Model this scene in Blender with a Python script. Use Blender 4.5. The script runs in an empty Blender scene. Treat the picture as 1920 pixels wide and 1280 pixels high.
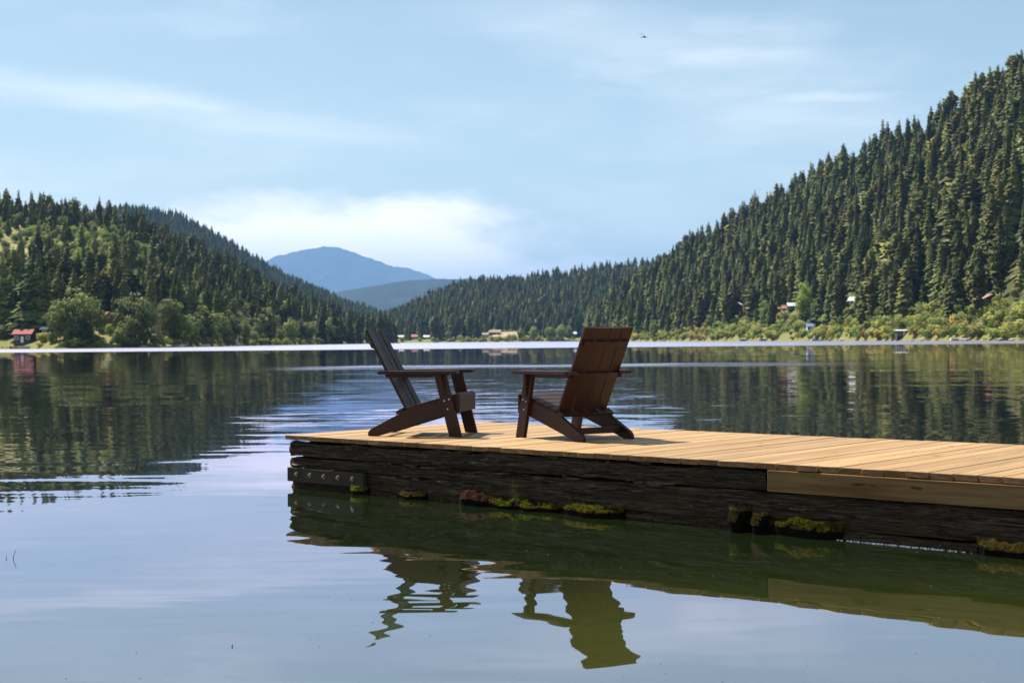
import bpy, bmesh, math, random
import numpy as np
from mathutils import Vector, Matrix, Euler

# ------------------------------------------------------------------ camera
sc = bpy.context.scene
F = 50.0 / 36.0 * 1920.0            # focal length in photo pixels
HC = 1.245                          # eye height above the water
ROLL = math.radians(0.51)
PITCH = math.radians(0.032)
cam = bpy.data.cameras.new('camera')
cam_o = bpy.data.objects.new('camera', cam)
sc.collection.objects.link(cam_o)
cam.sensor_width = 36.0
cam.lens = 50.0
cam.clip_start = 0.1
cam.clip_end = 60000.0
cam_o.location = (0, 0, HC)
cam_o.rotation_euler = (math.pi / 2 - PITCH, ROLL, 0)
cam.dof.use_dof = True
cam.dof.focus_distance = 11.6
cam.dof.aperture_fstop = 5.0
sc.camera = cam_o

# ------------------------------------------------------------------ light
SUN = Vector((-0.47, 0.42, 1.0)).normalized()
SUN_EL = math.asin(SUN.z)
SUN_AZ = math.atan2(SUN.x, SUN.y)          # clockwise from +Y is positive x
sun = bpy.data.lights.new('sun', 'SUN')
sun.energy = 5.0
sun.angle = math.radians(0.53)
sun.color = (1.0, 0.94, 0.84)
sun_o = bpy.data.objects.new('sun', sun)
sc.collection.objects.link(sun_o)
sun_o.rotation_euler = SUN.to_track_quat('Z', 'Y').to_euler()

world = bpy.data.worlds.new('World')
sc.world = world
world.use_nodes = True


class NT:
    """small node helper"""
    def __init__(self, tree):
        self.t = tree
        self.n = tree.nodes
        self.l = tree.links

    def new(self, typ, **kw):
        nd = self.n.new(typ)
        for k, v in kw.items():
            setattr(nd, k, v)
        return nd

    def set(self, sock, v):
        if isinstance(v, bpy.types.NodeSocket):
            self.l.new(v, sock)
        else:
            sock.default_value = v

    def math(self, op, a, b=None, c=None, clamp=False):
        nd = self.new('ShaderNodeMath', operation=op)
        nd.use_clamp = clamp
        self.set(nd.inputs[0], a)
        if b is not None:
            self.set(nd.inputs[1], b)
        if c is not None:
            self.set(nd.inputs[2], c)
        return nd.outputs[0]

    def vmath(self, op, a, b=None, out=0):
        nd = self.new('ShaderNodeVectorMath', operation=op)
        self.set(nd.inputs[0], a)
        if b is not None:
            self.set(nd.inputs[1], b)
        return nd.outputs[out]

    def noise(self, vec, scale=1.0, detail=2.0, rough=0.5, dist=0.0, out='Fac'):
        nd = self.new('ShaderNodeTexNoise')
        self.set(nd.inputs['Vector'], vec)
        nd.inputs['Scale'].default_value = scale
        nd.inputs['Detail'].default_value = detail
        nd.inputs['Roughness'].default_value = rough
        nd.inputs['Distortion'].default_value = dist
        return nd.outputs[out]

    def map(self, vec, loc=(0, 0, 0), rot=(0, 0, 0), scale=(1, 1, 1)):
        nd = self.new('ShaderNodeMapping')
        self.set(nd.inputs['Vector'], vec)
        nd.inputs['Location'].default_value = loc
        nd.inputs['Rotation'].default_value = rot
        nd.inputs['Scale'].default_value = scale
        return nd.outputs[0]

    def smooth(self, v, a, b, lo=0.0, hi=1.0):
        nd = self.new('ShaderNodeMapRange', interpolation_type='SMOOTHSTEP')
        self.set(nd.inputs['Value'], v)
        nd.inputs['From Min'].default_value = a
        nd.inputs['From Max'].default_value = b
        nd.inputs['To Min'].default_value = lo
        nd.inputs['To Max'].default_value = hi
        return nd.outputs[0]

    def lin(self, v, a, b, lo=0.0, hi=1.0):
        nd = self.new('ShaderNodeMapRange')
        nd.clamp = True
        self.set(nd.inputs['Value'], v)
        nd.inputs['From Min'].default_value = a
        nd.inputs['From Max'].default_value = b
        nd.inputs['To Min'].default_value = lo
        nd.inputs['To Max'].default_value = hi
        return nd.outputs[0]

    def mix(self, fac, a, b, blend='MIX'):
        nd = self.new('ShaderNodeMix', data_type='RGBA', blend_type=blend)
        nd.clamp_factor = True
        self.set(nd.inputs['Factor'], fac)
        self.set(nd.inputs['A'], a if isinstance(a, bpy.types.NodeSocket) else (*a[:3], 1))
        self.set(nd.inputs['B'], b if isinstance(b, bpy.types.NodeSocket) else (*b[:3], 1))
        return [o for o in nd.outputs if o.type == 'RGBA'][0]


def _mixsock_fix():
    pass


def mix_rgba(nt, fac, a, b, blend='MIX'):
    nd = nt.new('ShaderNodeMix', data_type='RGBA', blend_type=blend)
    ins = nd.inputs
    nt.set(ins[0], fac)
    nt.set(ins[6], a if isinstance(a, bpy.types.NodeSocket) else (*a[:3], 1))
    nt.set(ins[7], b if isinstance(b, bpy.types.NodeSocket) else (*b[:3], 1))
    return nd.outputs[2]


NT.mix = mix_rgba


def build_world():
    nt = NT(world.node_tree)
    nt.n.clear()
    out = nt.new('ShaderNodeOutputWorld')
    bg = nt.new('ShaderNodeBackground')
    bg.inputs['Strength'].default_value = 0.11
    sky = nt.new('ShaderNodeTexSky', sky_type='NISHITA')
    sky.sun_disc = False
    sky.sun_elevation = SUN_EL
    sky.sun_rotation = SUN_AZ
    sky.altitude = 300.0
    sky.air_density = 1.0
    sky.dust_density = 0.35
    sky.ozone_density = 1.6
    tc = nt.new('ShaderNodeTexCoord')
    d = tc.outputs['Generated']
    sep = nt.new('ShaderNodeSeparateXYZ')
    nt.l.new(d, sep.inputs[0])
    az = nt.math('ARCTAN2', sep.outputs[0], sep.outputs[1])
    el = nt.math('ARCSINE', sep.outputs[2])
    cmb = nt.new('ShaderNodeCombineXYZ')
    nt.l.new(az, cmb.inputs[0])
    nt.l.new(el, cmb.inputs[1])
    ae = cmb.outputs[0]
    # warped coordinates for ragged cloud edges
    wn = nt.noise(nt.map(ae, scale=(9, 24, 1)), 1.0, 5.0, 0.6, out='Color')
    wn = nt.vmath('SUBTRACT', wn, (0.5, 0.5, 0.5))
    wv = nt.vmath('MULTIPLY', wn, (0.20, 0.055, 0.0))
    aw = nt.vmath('ADD', ae, wv)
    sw = nt.vmath('ADD', ae, nt.vmath('MULTIPLY', wn, (0.10, 0.020, 0.0)))

    def blob(caz, cel, raz, rel, tilt, soft, vec=aw):
        m = nt.map(nt.vmath('SUBTRACT', vec, (caz, cel, 0)), rot=(0, 0, tilt))
        m = nt.vmath('DIVIDE', m, (raz, rel, 1.0))
        ln = nt.vmath('LENGTH', m, out=1)
        return nt.smooth(ln, 1.0, 1.0 - soft, 0.0, 1.0)

    # the bright bank of cloud low over the valley
    bank = blob(-0.125, 0.060, 0.185, 0.054, 0.03, 0.55)
    bank2 = blob(-0.02, 0.046, 0.14, 0.022, -0.02, 0.9)
    # thin bands and wisps
    w1 = blob(-0.23, 0.160, 0.26, 0.020, 0.11, 0.95, sw)
    w2 = blob(0.215, 0.164, 0.065, 0.009, -0.03, 0.95, sw)
    w3 = blob(0.10, 0.205, 0.22, 0.03, 0.16, 1.0, sw)
    streak = nt.noise(nt.map(sw, rot=(0, 0, 0.1), scale=(5, 40, 1)), 1.0, 6.0, 0.62)
    streak = nt.smooth(streak, 0.35, 0.75)
    # a thin veil of cirrus over the whole sky
    veil = nt.noise(nt.map(sw, rot=(0, 0, 0.18), scale=(2.2, 9, 1)), 1.0, 6.0, 0.6)
    veil = nt.smooth(veil, 0.42, 0.78, 0.0, 0.30)
    elfade = nt.smooth(el, 1.3, 0.25)
    veil = nt.math('MULTIPLY', veil, elfade)
    thin = nt.math('MULTIPLY', nt.math('ADD', nt.math('MULTIPLY', streak, 0.65), 0.35),
                   nt.math('MAXIMUM', nt.math('MAXIMUM', nt.math('MULTIPLY', w1, 0.32),
                                              nt.math('MULTIPLY', w2, 0.34)),
                           nt.math('MULTIPLY', w3, 0.32)))
    m = nt.math('MAXIMUM', nt.math('MAXIMUM', nt.math('MULTIPLY', bank, 0.97),
                                   nt.math('MULTIPLY', bank2, 0.7)), thin)
    m = nt.math('MAXIMUM', m, veil)
    skyc = nt.mix(1.0, sky.outputs[0], (0.82, 0.735, 0.575), 'MULTIPLY')
    col = nt.mix(m, skyc, (10.5, 9.6, 8.6))
    nt.l.new(col, bg.inputs['Color'])
    nt.l.new(bg.outputs[0], out.inputs['Surface'])


build_world()

sc.view_settings.view_transform = 'Standard'
sc.view_settings.look = 'None'
sc.view_settings.exposure = 1.02
sc.view_settings.gamma = 1.0
sc.view_settings.use_curve_mapping = False
sc.cycles.use_denoising = True
try:
    sc.cycles.denoiser = 'OPENIMAGEDENOISE'
except Exception:
    pass
sc.cycles.max_bounces = 8
sc.cycles.diffuse_bounces = 3
sc.cycles.glossy_bounces = 3
sc.cycles.transmission_bounces = 4
sc.cycles.transparent_max_bounces = 12
sc.cycles.volume_bounces = 0
sc.cycles.sample_clamp_indirect = 6.0
sc.cycles.caustics_reflective = False
sc.cycles.caustics_refractive = False

# ------------------------------------------------------------------ helpers
COL = sc.collection
CR, SR = math.cos(ROLL), math.sin(ROLL)
RIGHT = np.array([CR, 0, -SR])
UP = np.array([SR, 0, CR])
FWD = np.array([0, math.cos(PITCH), -math.sin(PITCH)])


def ray(px, py):
    """direction through a photo pixel with unit depth"""
    d = RIGHT * ((px - 960) / F) + UP * ((640 - py) / F) + FWD
    return d / d[1]


def at(px, py, Y):
    d = ray(px, py)
    return Vector((d[0] * Y, Y, HC + d[2] * Y))


def on_plane(px, py, h):
    d = ray(px, py)
    Y = (h - HC) / d[2]
    return Vector((d[0] * Y, Y, h))


def project(x, y, z):
    """world -> photo pixel (arrays allowed)"""
    dx = x
    dy = y
    dz = z - HC
    f = dy * FWD[1] + dz * FWD[2]
    r = dx * RIGHT[0] + dz * RIGHT[2]
    u = dx * UP[0] + dz * UP[2]
    return 960 + F * r / f, 640 - F * u / f


def hz(px):
    return 638.5 - (px - 960) * 0.0089


def hash2(ix, iy, seed):
    h = (ix.astype(np.int64) * 374761393 + iy.astype(np.int64) * 668265263 + seed * 982451653) & 0xFFFFFFFF
    h = ((h ^ (h >> 13)) * 1274126177) & 0xFFFFFFFF
    h = (h ^ (h >> 16)) & 0xFFFFFFFF
    return h / 4294967295.0


def vnoise(x, y, seed=0):
    x = np.asarray(x, float)
    y = np.asarray(y, float)
    ix = np.floor(x)
    iy = np.floor(y)
    fx = x - ix
    fy = y - iy
    fx = fx * fx * (3 - 2 * fx)
    fy = fy * fy * (3 - 2 * fy)
    a = hash2(ix, iy, seed)
    b = hash2(ix + 1, iy, seed)
    c = hash2(ix, iy + 1, seed)
    d = hash2(ix + 1, iy + 1, seed)
    return (a * (1 - fx) + b * fx) * (1 - fy) + (c * (1 - fx) + d * fx) * fy


def fbm(x, y, seed=0, octv=4):
    v = 0
    a = 0.5
    s = 0
    for o in range(octv):
        v = v + a * vnoise(x * 2 ** o + 17.3 * o, y * 2 ** o - 9.1 * o, seed + o)
        s += a
        a *= 0.5
    return v / s


def tag(o, label=None, cat=None, group=None, kind=None):
    if label:
        o['label'] = label
    if cat:
        o['category'] = cat
    if group:
        o['group'] = group
    if kind:
        o['kind'] = kind
    return o


def link(name, me, mat=None, parent=None):
    o = bpy.data.objects.new(name, me)
    COL.objects.link(o)
    if mat is not None and me is not None and len(me.materials) == 0:
        me.materials.append(mat)
    if parent is not None:
        o.parent = parent
    return o


def empty(name, loc=(0, 0, 0), rz=0.0):
    o = bpy.data.objects.new(name, None)
    o.empty_display_size = 0.2
    o.location = loc
    o.rotation_euler = (0, 0, rz)
    COL.objects.link(o)
    return o


def copy_obj(o, parent=None):
    c = o.copy()
    COL.objects.link(c)
    c.parent = parent
    return c


def mesh_from(verts, faces, name='m', smooth=False):
    me = bpy.data.meshes.new(name)
    me.from_pydata([tuple(v) for v in verts], [], faces)
    if smooth:
        for p in me.polygons:
            p.use_smooth = True
    me.update()
    return me


def bm_mesh(bm, name='m', smooth=False):
    bmesh.ops.recalc_face_normals(bm, faces=bm.faces)
    me = bpy.data.meshes.new(name)
    bm.to_mesh(me)
    bm.free()
    if smooth:
        for p in me.polygons:
            p.use_smooth = True
    return me


def prism(poly, y0, y1, bev=0.004, bm=None):
    """polygon in the local XZ plane extruded along Y, edges eased"""
    own = bm is None
    if own:
        bm = bmesh.new()
    a = [bm.verts.new((p[0], y0, p[1])) for p in poly]
    b = [bm.verts.new((p[0], y1, p[1])) for p in poly]
    n = len(poly)
    fs = [bm.faces.new(a), bm.faces.new(b[::-1])]
    for i in range(n):
        fs.append(bm.faces.new((a[i], b[i], b[(i + 1) % n], a[(i + 1) % n])))
    bmesh.ops.recalc_face_normals(bm, faces=fs)
    if bev > 0:
        es = list({e for f in fs for e in f.edges})
        bmesh.ops.bevel(bm, geom=es, offset=bev, segments=2, affect='EDGES', profile=0.6)
    return bm


def box(c, s, bev=0.003, bm=None, rot=None):
    own = bm is None
    if own:
        bm = bmesh.new()
    m = Matrix.Translation(c)
    if rot is not None:
        m = m @ rot
    r = bmesh.ops.create_cube(bm, size=1.0, matrix=m @ Matrix.Diagonal((s[0], s[1], s[2], 1)))
    if bev > 0:
        es = list({e for v in r['verts'] for e in v.link_edges})
        bmesh.ops.bevel(bm, geom=es, offset=bev, segments=2, affect='EDGES', profile=0.6)
    return bm


def cyl(bm, p0, p1, r0, r1, seg=8, caps=True):
    p0 = Vector(p0)
    p1 = Vector(p1)
    d = p1 - p0
    q = d.to_track_quat('Z', 'Y').to_matrix()
    ra, rb = [], []
    for i in range(seg):
        a = 2 * math.pi * i / seg
        v = Vector((math.cos(a), math.sin(a), 0))
        ra.append(bm.verts.new(p0 + q @ (v * r0)))
        rb.append(bm.verts.new(p1 + q @ (v * r1)))
    for i in range(seg):
        bm.faces.new((ra[i], ra[(i + 1) % seg], rb[(i + 1) % seg], rb[i]))
    if caps:
        bm.faces.new(ra[::-1])
        bm.faces.new(rb)


def tube(bm, pts, rads, seg=6):
    rings = []
    for i, p in enumerate(pts):
        p = Vector(p)
        d = Vector(pts[min(i + 1, len(pts) - 1)]) - Vector(pts[max(i - 1, 0)])
        q = d.to_track_quat('Z', 'Y').to_matrix()
        rings.append([bm.verts.new(p + q @ Vector((math.cos(2 * math.pi * k / seg) * rads[i],
                                                   math.sin(2 * math.pi * k / seg) * rads[i], 0)))
                      for k in range(seg)])
    for a, b in zip(rings, rings[1:]):
        for k in range(seg):
            bm.faces.new((a[k], a[(k + 1) % seg], b[(k + 1) % seg], b[k]))
    bm.faces.new(rings[0][::-1])
    bm.faces.new(rings[-1])


# ------------------------------------------------------------------ materials
def new_mat(name):
    m = bpy.data.materials.new(name)
    m.use_nodes = True
    nt = NT(m.node_tree)
    bsdf = m.node_tree.nodes['Principled BSDF']
    return m, nt, bsdf


def simple_mat(name, col, rough=0.6, var=0.15, scale=8.0, metallic=0.0, bump=0.0, spec=0.4):
    m, nt, b = new_mat(name)
    tc = nt.new('ShaderNodeTexCoord').outputs['Object']
    n = nt.noise(tc, scale, 4.0, 0.6)
    hi = tuple(min(1, c * (1 + var)) for c in col)
    lo = tuple(c * (1 - var) for c in col)
    nt.l.new(nt.mix(n, lo, hi), b.inputs['Base Color'])
    b.inputs['Roughness'].default_value = rough
    b.inputs['Metallic'].default_value = metallic
    b.inputs['Specular IOR Level'].default_value = spec
    if bump > 0:
        bn = nt.new('ShaderNodeBump')
        bn.inputs['Strength'].default_value = bump
        bn.inputs['Distance'].default_value = 0.02
        nt.l.new(n, bn.inputs['Height'])
        nt.l.new(bn.outputs[0], b.inputs['Normal'])
    return m


def foliage_mat(name, dark, light, trans=0.25, hue_rand=0.5, scale=0.35):
    m, nt, b = new_mat(name)
    tc = nt.new('ShaderNodeTexCoord').outputs['Object']
    n = nt.noise(tc, scale, 3.0, 0.6)
    n = nt.smooth(n, 0.3, 0.7)
    rnd = nt.new('ShaderNodeObjectInfo').outputs['Random']
    c = nt.mix(n, dark, light)
    # every tree a little lighter, darker, yellower than its neighbour
    r2 = nt.math('FRACT', nt.math('MULTIPLY', rnd, 37.7))
    tint = nt.mix(r2, (0.74, 0.95, 1.05), (1.30, 1.06, 0.75))
    c = nt.mix(hue_rand, c, nt.mix(1.0, c, tint, 'MULTIPLY'))
    br = nt.lin(rnd, 0, 1, 0.55, 1.5)
    vb = nt.new('ShaderNodeVectorMath', operation='SCALE')
    nt.l.new(c, vb.inputs[0])
    nt.l.new(br, vb.inputs['Scale'])
    c = vb.outputs[0]
    nt.l.new(c, b.inputs['Base Color'])
    b.inputs['Roughness'].default_value = 0.62
    b.inputs['Specular IOR Level'].default_value = 0.25
    tr = nt.new('ShaderNodeBsdfTranslucent')
    nt.l.new(c, tr.inputs['Color'])
    mx = nt.new('ShaderNodeMixShader')
    mx.inputs[0].default_value = trans
    nt.l.new(b.outputs[0], mx.inputs[1])
    nt.l.new(tr.outputs[0], mx.inputs[2])
    nt.l.new(mx.outputs[0], nt.n['Material Output'].inputs['Surface'])
    return m


M = {}
M['fir'] = foliage_mat('fir_needles', (0.070, 0.098, 0.022), (0.225, 0.250, 0.066), 0.25)
M['pine'] = foliage_mat('pine_needles', (0.100, 0.118, 0.028), (0.260, 0.260, 0.080), 0.25)
M['dead'] = foliage_mat('dead_needles', (0.10, 0.050, 0.028), (0.19, 0.095, 0.05), 0.1, 0.2)
M['leaf'] = foliage_mat('broad_leaves', (0.10, 0.135, 0.035), (0.22, 0.25, 0.070), 0.35)
M['leaf_bright'] = foliage_mat('bright_leaves', (0.14, 0.20, 0.035), (0.26, 0.31, 0.07), 0.35)
M['brush'] = foliage_mat('brush_leaves', (0.18, 0.23, 0.05), (0.36, 0.37, 0.09), 0.3, 0.7)
M['brush_dry'] = foliage_mat('dry_brush', (0.27, 0.20, 0.07), (0.44, 0.34, 0.12), 0.25, 0.6)
M['bark'] = simple_mat('bark', (0.085, 0.062, 0.047), 0.9, 0.4, 2.0)


def ground_mat(name, grass, dry, earth, scale=0.02, dry_amt=0.5):
    m, nt, b = new_mat(name)
    tc = nt.new('ShaderNodeTexCoord').outputs['Object']
    n1 = nt.noise(tc, scale, 5.0, 0.6)
    n2 = nt.noise(tc, scale * 9, 4.0, 0.65)
    c = nt.mix(nt.smooth(n1, dry_amt - 0.1, dry_amt + 0.12), grass, dry)
    c = nt.mix(nt.smooth(n2, 0.52, 0.72), c, earth)
    sx = nt.new('ShaderNodeSeparateXYZ')
    nt.l.new(tc, sx.inputs[0])
    low = nt.smooth(nt.math('ADD', sx.outputs[2], nt.math('MULTIPLY', n2, 6.0)), 12.0, 5.0)
    c = nt.mix(low, c, nt.mix(n2, (0.12, 0.145, 0.040), (0.23, 0.20, 0.075)))
    nt.l.new(c, b.inputs['Base Color'])
    b.inputs['Roughness'].default_value = 0.95
    b.inputs['Specular IOR Level'].default_value = 0.1
    return m


M['hill_dry'] = ground_mat('open_hillside', (0.14, 0.155, 0.05), (0.30, 0.27, 0.11), (0.34, 0.24, 0.16), 0.018, 0.46)
M['hill_green'] = ground_mat('forest_floor', (0.06, 0.07, 0.028), (0.17, 0.16, 0.06), (0.22, 0.16, 0.09), 0.02, 0.58)
M['far_wood'] = ground_mat('far_wooded_slope', (0.035, 0.050, 0.026), (0.06, 0.075, 0.035), (0.13, 0.11, 0.06), 0.006, 0.5)
M['foothill'] = ground_mat('hazy_wooded_foothill', (0.012, 0.020, 0.012), (0.026, 0.036, 0.020), (0.05, 0.05, 0.03), 0.004, 0.5)
M['mountain'] = ground_mat('far_mountain_slope', (0.025, 0.035, 0.022), (0.04, 0.05, 0.03), (0.09, 0.085, 0.06), 0.0012, 0.5)

# ------------------------------------------------------------------ water
def build_water():
    m = bpy.data.materials.new('lake_water')
    m.use_nodes = True
    nt = NT(m.node_tree)
    nt.n.clear()
    out = nt.new('ShaderNodeOutputMaterial')
    tc = nt.new('ShaderNodeTexCoord').outputs['Object']
    sep = nt.new('ShaderNodeSeparateXYZ')
    nt.l.new(tc, sep.inputs[0])
    X, Y = sep.outputs[0], sep.outputs[1]
    # ---- ruffled patches where a breeze touches the lake
    wob = nt.noise(nt.map(tc, scale=(0.012, 0.03, 1)), 1.0, 3.0)
    far_y = nt.math('ADD', Y, nt.math('MULTIPLY', nt.math('SUBTRACT', wob, 0.5), 26.0))
    gust1 = nt.smooth(far_y, 225.0, 250.0)
    wob2 = nt.noise(nt.map(tc, scale=(0.05, 0.25, 1)), 1.0, 3.0)
    y2 = nt.math('ADD', Y, nt.math('MULTIPLY', nt.math('SUBTRACT', wob2, 0.5), 5.0))
    g2 = nt.math('MULTIPLY', nt.smooth(y2, 63.5, 66.0), nt.smooth(y2, 77.0, 72.5))
    g2 = nt.math('MULTIPLY', g2, nt.math('MULTIPLY', nt.smooth(X, -14.5, -8.0), nt.smooth(X, 21.0, 12.0)))
    g2 = nt.math('MULTIPLY', g2, nt.smooth(nt.noise(nt.map(tc, scale=(0.09, 0.35, 1)), 1.0, 4.0, 0.65), 0.30, 0.62, 0.12, 0.8))
    gust = nt.math('MAXIMUM', gust1, g2)
    # ---- faint ripples in the middle distance
    patch = nt.noise(nt.map(tc, scale=(0.10, 0.30, 1)), 1.0, 3.0, 0.6)
    patch = nt.smooth(patch, 0.40, 0.62)
    midz = nt.math('MULTIPLY', nt.smooth(Y, 11.0, 22.0), nt.smooth(Y, 70.0, 35.0))
    midz = nt.math('MULTIPLY', midz, nt.math('MULTIPLY', nt.smooth(X, -8.0, -2.0), nt.smooth(X, 9.0, 3.5)))
    mid = nt.math('MULTIPLY', midz, nt.math('ADD', nt.math('MULTIPLY', patch, 0.8), 0.2))

    def slope(vec, detail=2.0, rough=0.5):
        c = nt.noise(vec, 1.0, detail, rough, out='Color')
        return nt.vmath('SUBTRACT', c, (0.5, 0.5, 0.5))

    def scaled(v, s):
        nd = nt.new('ShaderNodeVectorMath', operation='SCALE')
        nt.l.new(v, nd.inputs[0])
        nt.set(nd.inputs['Scale'], s)
        return nd.outputs[0]

    s1 = nt.vmath('MULTIPLY', slope(nt.map(tc, rot=(0, 0, -0.12), scale=(0.9, 3.4, 1))), (0.075, 0.026, 0))
    s2 = nt.vmath('MULTIPLY', slope(nt.map(tc, rot=(0, 0, -0.20), scale=(0.10, 1.1, 1)), 1.0), (0.008, 0.026, 0))
    s4 = nt.vmath('MULTIPLY', slope(nt.map(tc, rot=(0, 0, -0.35), scale=(0.05, 0.22, 1)), 2.0), (0.006, 0.012, 0))
    calm = nt.math('MULTIPLY', nt.smooth(Y, 5.0, 13.0, 0.6, 1.0), nt.smooth(nt.noise(nt.map(tc, scale=(0.5, 0.5, 1)), 1.0, 1.0), 0.3, 0.7, 0.35, 1.3))
    s = nt.vmath('ADD', scaled(nt.vmath('ADD', s1, s2), calm), s4)
    s6 = nt.vmath('MULTIPLY', slope(nt.map(tc, rot=(0, 0, -0.15), scale=(0.8, 4.6, 1)), 1.0), (0.125, 0.04, 0))
    near6 = nt.math('MULTIPLY', nt.smooth(X, 0.9, -0.5, 0.25, 1.0), nt.math('MULTIPLY', nt.smooth(Y, 13.0, 9.0), nt.smooth(X, -2.6, -1.2)))
    s = nt.vmath('ADD', s, scaled(s6, near6))
    s3 = nt.vmath('MULTIPLY', slope(nt.map(tc, scale=(1.1, 4.2, 1)), 3.0, 0.6), (0.068, 0.105, 0))
    s = nt.vmath('ADD', s, scaled(s3, mid))
    s5 = nt.vmath('MULTIPLY', slope(nt.map(tc, scale=(0.7, 1.6, 1)), 3.0, 0.6), (0.05, 0.05, 0))
    farr = nt.smooth(Y, 25.0, 120.0, 0.12, 0.22)
    s = nt.vmath('ADD', s, scaled(s5, nt.math('ADD', gust, farr)))
    nrm = nt.vmath('NORMALIZE', nt.vmath('ADD', s, (0, 0, 1)))
    # ---- reflection
    gl = nt.new('ShaderNodeBsdfGlossy')
    gl.distribution = 'GGX'
    gl.inputs['Color'].default_value = (0.93, 0.86, 1.0, 1)
    rough = nt.math('ADD', nt.math('MULTIPLY', gust, 0.23), 0.012)
    nt.l.new(rough, gl.inputs['Roughness'])
    nt.l.new(nrm, gl.inputs['Normal'])
    # ---- body of the water: green murk, a little clear
    df = nt.new('ShaderNodeBsdfDiffuse')
    mk = nt.noise(nt.map(tc, scale=(0.35, 0.35, 1)), 1.0, 4.0, 0.6)
    shal = nt.smooth(Y, 8.4, 4.6)
    mc = nt.mix(shal, (0.011, 0.020, 0.007), (0.074, 0.092, 0.016))
    mc = nt.mix(nt.smooth(mk, 0.3, 0.7, 0, 0.4), mc, (0.022, 0.034, 0.010))
    nt.l.new(mc, df.inputs['Color'])
    tr = nt.new('ShaderNodeBsdfTransparent')
    tr.inputs['Color'].default_value = (0.62, 0.74, 0.45, 1)
    body = nt.new('ShaderNodeMixShader')
    body.inputs[0].default_value = 0.78
    nt.l.new(tr.outputs[0], body.inputs[1])
    nt.l.new(df.outputs[0], body.inputs[2])
    fr = nt.new('ShaderNodeFresnel')
    fr.inputs['IOR'].default_value = 1.5
    nt.l.new(nrm, fr.inputs['Normal'])
    mx = nt.new('ShaderNodeMixShader')
    nt.l.new(nt.math('POWER', fr.outputs[0], 0.5), mx.inputs[0])
    nt.l.new(body.outputs[0], mx.inputs[1])
    nt.l.new(gl.outputs[0], mx.inputs[2])
    nt.l.new(mx.outputs[0], out.inputs['Surface'])
    R = 3200.0
    me = mesh_from([(-R, -250, 0), (R, -250, 0), (R, 2600, 0), (-R, 2600, 0)], [(0, 1, 2, 3)], 'lake_water')
    o = link('lake_water', me, m)
    tag(o, kind='structure')
    # lake bed: shallow by the near bank, deep beyond
    bmat, nb, b = new_mat('lake_bed_silt')
    tcb = nb.new('ShaderNodeTexCoord').outputs['Object']
    n = nb.noise(tcb, 0.9, 6.0, 0.65)
    n2 = nb.noise(nb.map(tcb, rot=(0, 0, 0.6), scale=(0.6, 5.0, 1)), 1.0, 4.0, 0.7)
    c = nb.mix(nb.smooth(n, 0.35, 0.68), (0.055, 0.062, 0.022), (0.20, 0.19, 0.085))
    c = nb.mix(nb.smooth(n2, 0.58, 0.72, 0, 0.5), c, (0.30, 0.29, 0.16))
    nb.l.new(c, b.inputs['Base Color'])
    b.inputs['Roughness'].default_value = 1.0
    V, Fc = [], []
    ys = [-250, -20, 0, 2, 4, 6, 8, 10, 13, 17, 25, 60, 200, 2600, 41000]
    zs = [-0.2, -0.2, -0.3, -0.40, -0.5, -0.62, -0.8, -1.05, -1.5, -2.1, -3.0, -4, -4.5, -4.5, -4.6]
    xs = [-17800, -3200, -60, -20, -10, -5, 0, 5, 10, 20, 60, 3200, 17800]
    for j, y in enumerate(ys):
        for x in xs:
            V.append((x, y, zs[j] + (0.08 * (vnoise(x * .4, y * .4, 3) - .5) if abs(x) < 60 and y < 60 else 0)))
    nx = len(xs)
    for j in range(len(ys) - 1):
        for i in range(nx - 1):
            a = j * nx + i
            Fc.append((a, a + 1, a + 1 + nx, a + nx))
    o = link('lake_bed', mesh_from(V, Fc, 'lake_bed'), bmat)
    tag(o, kind='structure')


build_water()

# ------------------------------------------------------------------ hills
def interp(tab, px):
    xs = [p[0] for p in tab]
    ys = [p[1] for p in tab]
    return np.interp(px, xs, ys)


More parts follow.
